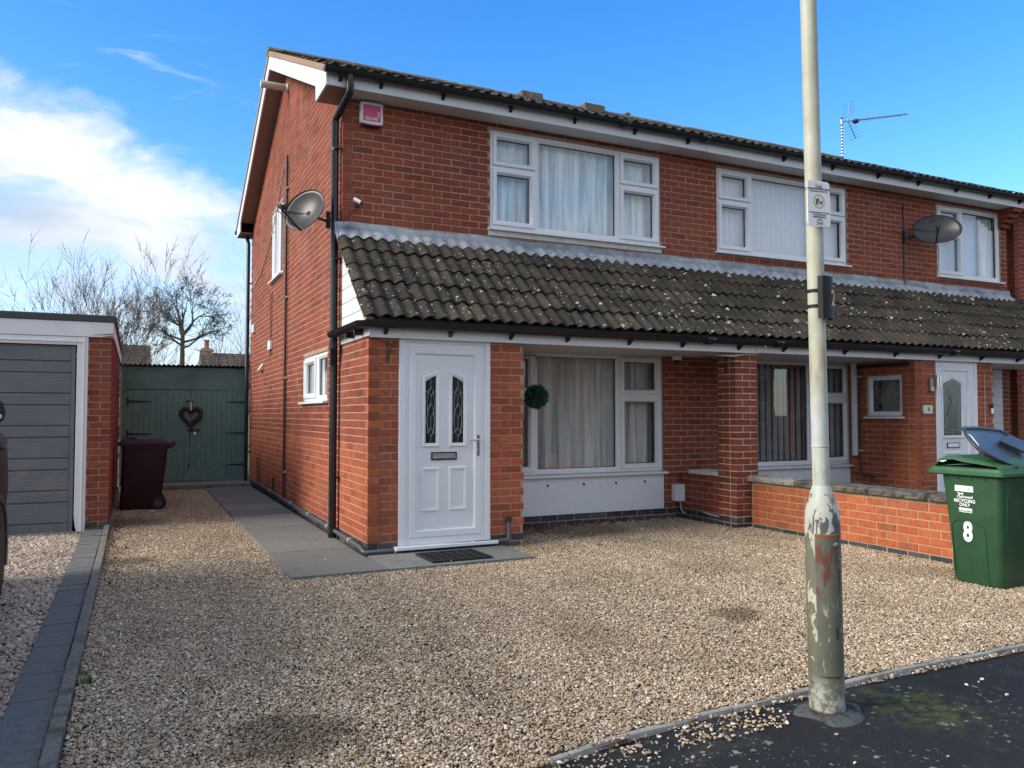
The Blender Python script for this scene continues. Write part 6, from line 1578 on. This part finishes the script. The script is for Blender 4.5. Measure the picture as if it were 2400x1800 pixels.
# ================================================================== fittings on the houses
def dish(name, label, c, nrm, mount, a=.32, b=.25, roll=0.0, foot=None):
    T = thing(name, label, 'satellite dish', mount)
    nrm = Vector(nrm).normalized(); right = nrm.cross(Vector((0,0,1))).normalized(); up = right.cross(nrm)
    if roll: q = Matrix.Rotation(roll, 3, nrm); right = q @ right; up = q @ up
    c = Vector(c); n = 40; rows = []
    for r in np.linspace(0.02, 1, 9):
        rows.append([c + right*(a*r*math.cos(t)) + up*(b*r*math.sin(t)) + nrm*(.075*r*r-.075) for t in np.linspace(0, 2*math.pi, n+1)])
    m = MB(); m.grid(rows); o = m.build('dish', 'dish_mesh', T, smooth=180, recalc=False); s_ = o.modifiers.new('t', 'SOLIDIFY'); s_.thickness = .004
    m = MB(); m.tube([c + right*(a*math.cos(t)) + up*(b*math.sin(t)) for t in np.linspace(0, 2*math.pi, n+1)], .006, 6, cap=False); m.build('dish_rim', 'dark_metal', T, smooth=60)
    lnb = c + nrm*.30 - up*b*.62; foot_ = c - up*b*.98
    m = MB(); m.tube([foot_ - nrm*.03, foot_ + nrm*.02, lnb - up*.03], .011, 8); m.build('feed_arm', 'dark_metal', T, smooth=40)
    d = (c - lnb).normalized(); m = MB(); m.tube([lnb - d*.05, lnb + d*.02], .024, 12); m.tube([lnb + d*.02, lnb + d*.05], [.03, .033], 14); m.build('receiver', 'dark_metal', T, smooth=40)
    m = MB(); back = c - nrm*.085; m.tube([back, back - nrm*.04, Vector(mount)+Vector((0,0,-.02))], .016, 8); mp = Vector(mount); m.box(mp.x-.03, mp.x+.03, mp.y-.03, mp.y+.03, mp.z-.09, mp.z+.09); m.build('bracket', 'dark_metal', T, smooth=40)
    m = MB(); m.tube([lnb-d*.05, lnb-d*.07-Vector((0,0,.04)), (lnb+foot_)/2-Vector((0,0,.05)), foot_], .004, 5); m.build('cable', 'dark_metal', T)
dish('satellite_dish', 'grey mesh satellite dish beside the black downpipe at the gable corner', (-.375, .10, 3.455), (-.74, -.60, .30), (-.035, .50, 3.47), .255, .235)
dish('satellite_dish', 'grey mesh satellite dish in front of the right-hand upstairs window of the far house', (8.86, -.36, 4.085), (-.72, -.66, .34), (8.585, -.02, 4.01), .33, .235, roll=R(-6))

AL = thing('alarm_box', 'pink and white burglar alarm box under the eaves at the front corner', 'alarm box', (.296, -.04, 4.528))
m = MB(); pts = []
for t in np.linspace(-1, 1, 9): pts.append((.122*t, .112+.010*(1-t*t)))
for t in np.linspace(1, -1, 9): pts.append((.122*t, -.112-.010*(1-t*t)))
m.prism([(x, -.032, z) for x, z in pts], (0, .07, 0)); m.build('case', 'alarm_white', AL, local=True, bevel=.008)
MB().box(-.094, .094, -.036, -.0325, -.086, .086).build('front_label', 'alarm_pink', AL, local=True)
MB().box(-.11, .11, -.03, .035, -.132, -.118).build('base_edge', 'alarm_maroon', AL, local=True, bevel=.004)
t1 = text('lettering', 'SECURE', .040, (0,0,0), 'F', 'sticker', None, bold=.0006); t1.parent = AL; t1.location = (-.004, -.0375, -.062)
t1 = text('lettering', 'ONE', .030, (0,0,0), 'F', 'sticker', None, extra_rot=math.pi/2, bold=.0004); t1.parent = AL; t1.location = (.072, -.0375, -.006)
CM = thing('security_camera', 'small white bullet camera on the brick just above the lead flashing corner', 'camera', (.135, -.02, 3.555))
m = MB(); m.tube([(-.025, -.045, .03), (.045, -.075, -.012)], .021, 16); m.build('housing', 'white_plastic', CM, local=True, smooth=40, bevel=.003)
m = MB(); m.tube([(.040, -.073, -.010), (.052, -.078, -.016)], .0225, 16); m.build('lens_hood', 'gasket_rubber', CM, local=True, smooth=40)
m = MB(); m.lathe([(.022, 0), (.022, .01), (.008, .016)], 14, (.03, .018, -.03), (0,-1,0)); m.tube([(.03, .0, -.03), (.02, -.04, .0)], .007, 8); m.build('mount', 'dark_metal', CM, local=True, smooth=40)
m = MB(); m.tube([(.03, .012, -.03), (.0, .013, -.07), (-.06, .013, -.13), (-.10, .013, -.18), (-.125, .013, -.22)], .004, 5); m.build('cable', 'dark_metal', CM, local=True)

# hanging-basket brackets, topiary ball
def hook_bracket(label, base, d, L=.14, H_=.20):
    T = thing('hanging_bracket', label, 'bracket', base); d = Vector(d); sd = Vector((-d.y, d.x, 0))
    m = MB(); m.tube([(0,0,.02), (0,0,-H_+.02)], .008, 6); m.tube([d*.005+Vector((0,0,.0)), d*L+Vector((0,0,.0))], .006, 6); m.tube([Vector((0,0,-H_+.05)), d*(L*.7)+Vector((0,0,-.01))], .006, 6)
    m.tube([d*L] + [d*(L+.016*math.sin(a)) + Vector((0,0,-.016+.016*math.cos(a))) for a in np.linspace(.2, 4.6, 9)], .005, 6)
    m.build('arm', 'dark_metal', T, local=True, smooth=60)
hook_bracket('black hanging bracket on the brickwork left of the white front door', (.175, -1.100, 1.965), (.35, -.94, 0), .10, .19)
hook_bracket('black hanging bracket on the side of the brick pier', (4.315, -.95, 1.985), (-.97, .25, 0), .30, .19)
hook_bracket('black scroll bracket that carries the topiary ball beside the window', (1.61, -.50, 1.955), (1, -.1, 0), .42, .22)
TB = thing('topiary_ball', 'green artificial topiary ball hanging in front of the ground floor window', 'topiary ball', (2.020, -.55, 1.505))
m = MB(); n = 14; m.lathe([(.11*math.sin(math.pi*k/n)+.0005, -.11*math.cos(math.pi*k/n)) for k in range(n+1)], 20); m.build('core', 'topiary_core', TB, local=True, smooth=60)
m = MB(); rs = random.Random(2)
for i in range(950):
    z = rs.uniform(-1, 1); a = rs.uniform(0, 6.283); q = math.sqrt(1-z*z); d = Vector((q*math.cos(a), q*math.sin(a), z)); d2 = (d+Vector((rs.gauss(0,.35), rs.gauss(0,.35), rs.gauss(0,.35)))).normalized()
    sd = d2.cross(Vector((rs.gauss(0,1), rs.gauss(0,1), rs.gauss(0,1)))).normalized()*.0085; p = d*.090; L = rs.uniform(.040, .070)
    m.add([p-sd*.3, p+d2*L*.5-sd, p+d2*L, p+d2*L*.5+sd], [(0,1,2,3)])
m.build('leaves', 'topiary_leaf', TB, local=True, kind='stuff', recalc=False)
m = MB(); top = (.01, .0, .43)
for x, y in ((-.05, .03), (.05, .03), (0, -.05)): m.tube([(x, y, .10), top], .0022, 4)
m.build('chain', 'dark_metal', TB, local=True)
MT = thing('doormat', 'black rubber grid doormat on the slab below the white front door', 'doormat', (.675, -1.535, .032), (0, 0, R(1.5)))
m = MB(); hx, hy = .285, .225
m.box(-hx, hx, -hy, -hy+.022, 0, .018).box(-hx, hx, hy-.022, hy, 0, .018).box(-hx, -hx+.022, -hy+.022, hy-.022, 0, .018).box(hx-.022, hx, -hy+.022, hy-.022, 0, .018); m.build('border', 'rubber_mat', MT, local=True, bevel=.004)
m = MB()
for k in range(1, 16): y = -hy+.022+(2*hy-.044)*k/16; m.box(-hx+.022, hx-.022, y-.005, y+.005, .003, .014)
for k in range(1, 6): x = -hx+.022+(2*hx-.044)*k/6; m.box(x-.006, x+.006, -hy+.022, hy-.022, .001, .016)
m.build('grid', 'rubber_mat', MT, local=True)
EB = thing('meter_box', 'white plastic outdoor socket box low on the wall beside the pier', 'box', (4.345, -.06, .315))
m = MB(); m.prism([(-.125, -.05, -.098), (.15, -.05, -.104), (.15, -.05, .115), (-.10, -.05, .112), (-.125, -.05, .10)], (0, .105, 0)); m.build('case', 'white_plastic', EB, local=True, bevel=.012)
MB().box(-.12, -.112, -.056, -.05, -.09, .09).build('lid_edge', 'white_plastic', EB, local=True)
m = MB(); m.tube([(.0, -.0, -.10), (.0, -.0, -.27)], .014, 8); m.lathe([(.022, 0), (.022, .035)], 10, (0, 0, -.14)); m.build('conduit', 'grey_pipe', EB, local=True, smooth=40)
m = MB(); m.tube([(-.03, -.0, -.10), (-.03, -.02, -.20), (-.01, -.05, -.245), (.08, -.10, -.225), (.02, -.30, -.19), (-.0, -.55, -.21), (-.01, -.72, -.215)], .008, 6); m.build('cable', 'cream_plastic', EB, local=True, smooth=60)
MD = thing('motion_detector', 'small white motion detector under the porch ceiling by the shaded brick wall', 'detector', (4.10, -.30, 2.040))
m = MB(); m.box(-.05, .05, -.04, .04, -.06, 0); m.build('case', 'white_plastic', MD, local=True, bevel=.012); m = MB(); m.lathe([(.034, 0), (.032, -.02), (.018, -.034), (.001, -.038)], 18, (0, -.005, -.06)); m.build('lens', 'gasket_rubber', MD, local=True, smooth=60)
WL = thing('wall_light', 'steel up-down wall light with sensor left of the far white door', 'wall light', (7.70, -1.12, 1.75))
m = MB(); m.tube([(.025, -.045, -.08), (.025, -.045, .085)], .033, 18); m.build('tube', 'chrome', WL, local=True, smooth=40)
m = MB(); m.box(-.075, -.005, -.012, .028, -.13, .045); m.build('back_plate', 'steel', WL, local=True, bevel=.004); m = MB(); m.lathe([(.014, 0), (.012, .01), (.004, .014)], 12, (-.04, -.012, -.09), (0,-1,0)); m.build('sensor', 'white_plastic', WL, local=True, smooth=60)
NPq = thing('house_number_plaque', 'scalloped pale house number plaque reading 6 beside the far white door', 'plaque', (7.600, -1.104, 1.378))
m = MB(); n = 60; pts = []
for k in range(n):
    a = 2*math.pi*k/n; ca, sa = math.cos(a), math.sin(a); q = (abs(ca/.09)**6+abs(sa/.056)**6)**(-1/6)*(1+.03*math.sin(12*a)); pts.append((q*ca, 0, q*sa))
m.prism(pts, (0, .012, 0)); m.build('plate', 'plaque', NPq, local=True)
t1 = text('lettering', '6', .088, (0,0,0), 'F', 'ink', None, bold=.001); t1.parent = NPq; t1.location = (.012, -.001, .002)
DB = thing('doorbell', 'video doorbell with black lens on the brick right of the far white door', 'doorbell', (8.905, -1.108, 1.385))
m = MB(); m.box(-.026, .026, -.012, .015, -.068, .012); m.build('button_plate', 'chrome', DB, local=True, bevel=.005); m = MB(); m.box(-.026, .026, -.013, .015, .013, .062); m.build('camera_eye', 'gasket_rubber', DB, local=True, bevel=.005)
# television aerial
AE = thing('tv_aerial', 'striped pole television aerial standing above the far end of the roof ridge', 'aerial', (11.39, 3.62, 6.35))
m = MB()
for k in range(14): 
    z = .25+k*.066; m.lathe([(.020, z), (.020, z+.033)], 10)
m.build('pole_band', 'sticker', AE, local=True); m = MB(); m.lathe([(.0195, 0), (.0195, 1.20)], 10); m.build('pole', 'gasket_rubber', AE, local=True, smooth=40)
b0, b1 = Vector((-.03, 0, 1.10)), Vector((1.82, -.15, 1.52)); bd = (b1-b0).normalized()
m = MB(); m.tube([b0, b1], .013, 8); m.lathe([(.035, 1.06), (.035, 1.15)], 10); m.build('boom', 'steel', AE, local=True, smooth=40)
side = bd.cross(Vector((0,0,1))).normalized(); upv = side.cross(bd)
m = MB()
for k in range(13):
    p = b0+bd*(.42+k*.112); m.tube([p-side*.10, p+side*.10], .0045, 4); m.tube([p-upv*.045-side*.02, p+upv*.045+side*.02], .0045, 4)
m.build('director', 'steel', AE, local=True)
m = MB()
for sg in (1, -1):
    a = b0+bd*.20; e = a + upv*sg*.38 + bd*.12; m.tube([a, e], .011, 6)
    for k in range(5): q = a+(e-a)*(.3+.17*k); m.tube([q-side*.17, q+side*.17], .004, 4)
m.build('reflector', 'steel', AE, local=True)
MB().box(.33, .43, -.07, .03, 1.14, 1.21).build('balun_box', 'gasket_rubber', AE, local=True, bevel=.01)

# ================================================================== small growth and litter
def tuft(m, x, y, z, n, h, rs):
    for i in range(n):
        a = rs.uniform(0, 6.28); r = rs.uniform(.2, 1)*h*.7; p = Vector((x+rs.gauss(0, h*.25), y+rs.gauss(0, h*.25), z)); t = p+Vector((math.cos(a)*r, math.sin(a)*r, rs.uniform(.4, 1)*h)); sd = Vector((-math.sin(a), math.cos(a), 0))*h*.07
        mid = (p+t)/2+Vector((0,0,h*.15)); m.add([p-sd, mid-sd*1.1, t, mid+sd*1.1, p+sd], [(0,1,2,3,4)])
rs = random.Random(4); m = MB()
for (x, y, n, h) in ((-2.13, -3.85, 26, .05), (-2.15, -3.70, 14, .035), (3.10, -2.6, 16, .04), (2.55, -3.6, 14, .035), (3.35, -3.85, 14, .03), (1.62, -4.75, 10, .03), (2.35, -4.15, 10, .03), (.05, -4.85, 9, .03), (-.35, -5.25, 10, .028), (-.15, -3.4, 8, .025), (3.85, -2.9, 14, .035), (4.38, -3.2, 16, .04), (2.7, -4.5, 8, .025), (-1.45, -2.6, 6, .025)):
    tuft(m, x, y, .004, n, h, rs)
o = m.build('weeds', 'weed', kind='stuff', recalc=False); o['label'] = 'small green weed tufts growing through the gravel drive'; o['category'] = 'weeds'
m = MB()
for i in range(900):
    if i < 560: x, y = 1.62+abs(rs.gauss(0, .35)), -.02-abs(rs.gauss(0, .28))
    elif i < 800: x, y = rs.uniform(1.7, 4.3), -.04-abs(rs.gauss(0, .10))
    else: x, y = -2.14+abs(rs.gauss(0, .05)), rs.uniform(-1.5, 4.0)
    a = rs.uniform(0, 6.28); s_ = rs.uniform(.008, .026); u = Vector((math.cos(a), math.sin(a), rs.uniform(-.5, .6)))*s_; v = Vector((-math.sin(a), math.cos(a), rs.uniform(-.5, .6)))*s_*.6; p = Vector((x, y, .012+rs.uniform(0, .018)))
    if x > 4.28: continue
    m.add([p-u, p+v, p+u, p-v], [(0,1,2,3)])
o = m.build('leaf_litter', 'leaf_litter', kind='stuff', recalc=False); o['label'] = 'drift of dark dead leaves against the base of the front wall'; o['category'] = 'leaves'

# ================================================================== the other side of the street (seen in the window reflections)
def across(label, x0, x1, y):
    H = thing('opposite_house', label, 'house', ((x0+x1)/2, y, 0))
    MB().box(x0, x1, y-7, y, -.2, 4.8).build('wall', 'brick_inner', H)
    MB().prism([(x0-.3, y+.35, 4.7), (x0-.3, y-3.5, 6.6), (x0-.3, y-7.35, 4.7)], (x1-x0+.6, 0, 0)).build('roof', 'roof_tile', H)
    for k in range(int((x1-x0)/3)):
        for z in (.8, 3.3):
            a = x0+.7+k*3.0; w = MB(); frame_boxes(w, PlF(0), 0, 0, 0, 0, 0, 0, 0) if False else None
            w.box(a, a+1.7, y+.002, y+.03, z, z+1.15); o = w.build('window', 'upvc', H); MB().box(a+.07, a+1.63, y+.031, y+.036, z+.07, z+1.08).build('pane', 'dark_glass', o)
across('red brick house across the road mirrored in the ground floor windows', 2, 14, -25)
across('second red brick house across the road mirrored in the ground floor windows', 18, 30, -25)

# lay the bricks last, when every wall is known: the ones that show largest are objects, the rest one mesh per house
for b in (bw8, bw6, bwg, bga, b4): b.finish(300 if b is not b4 else 150)
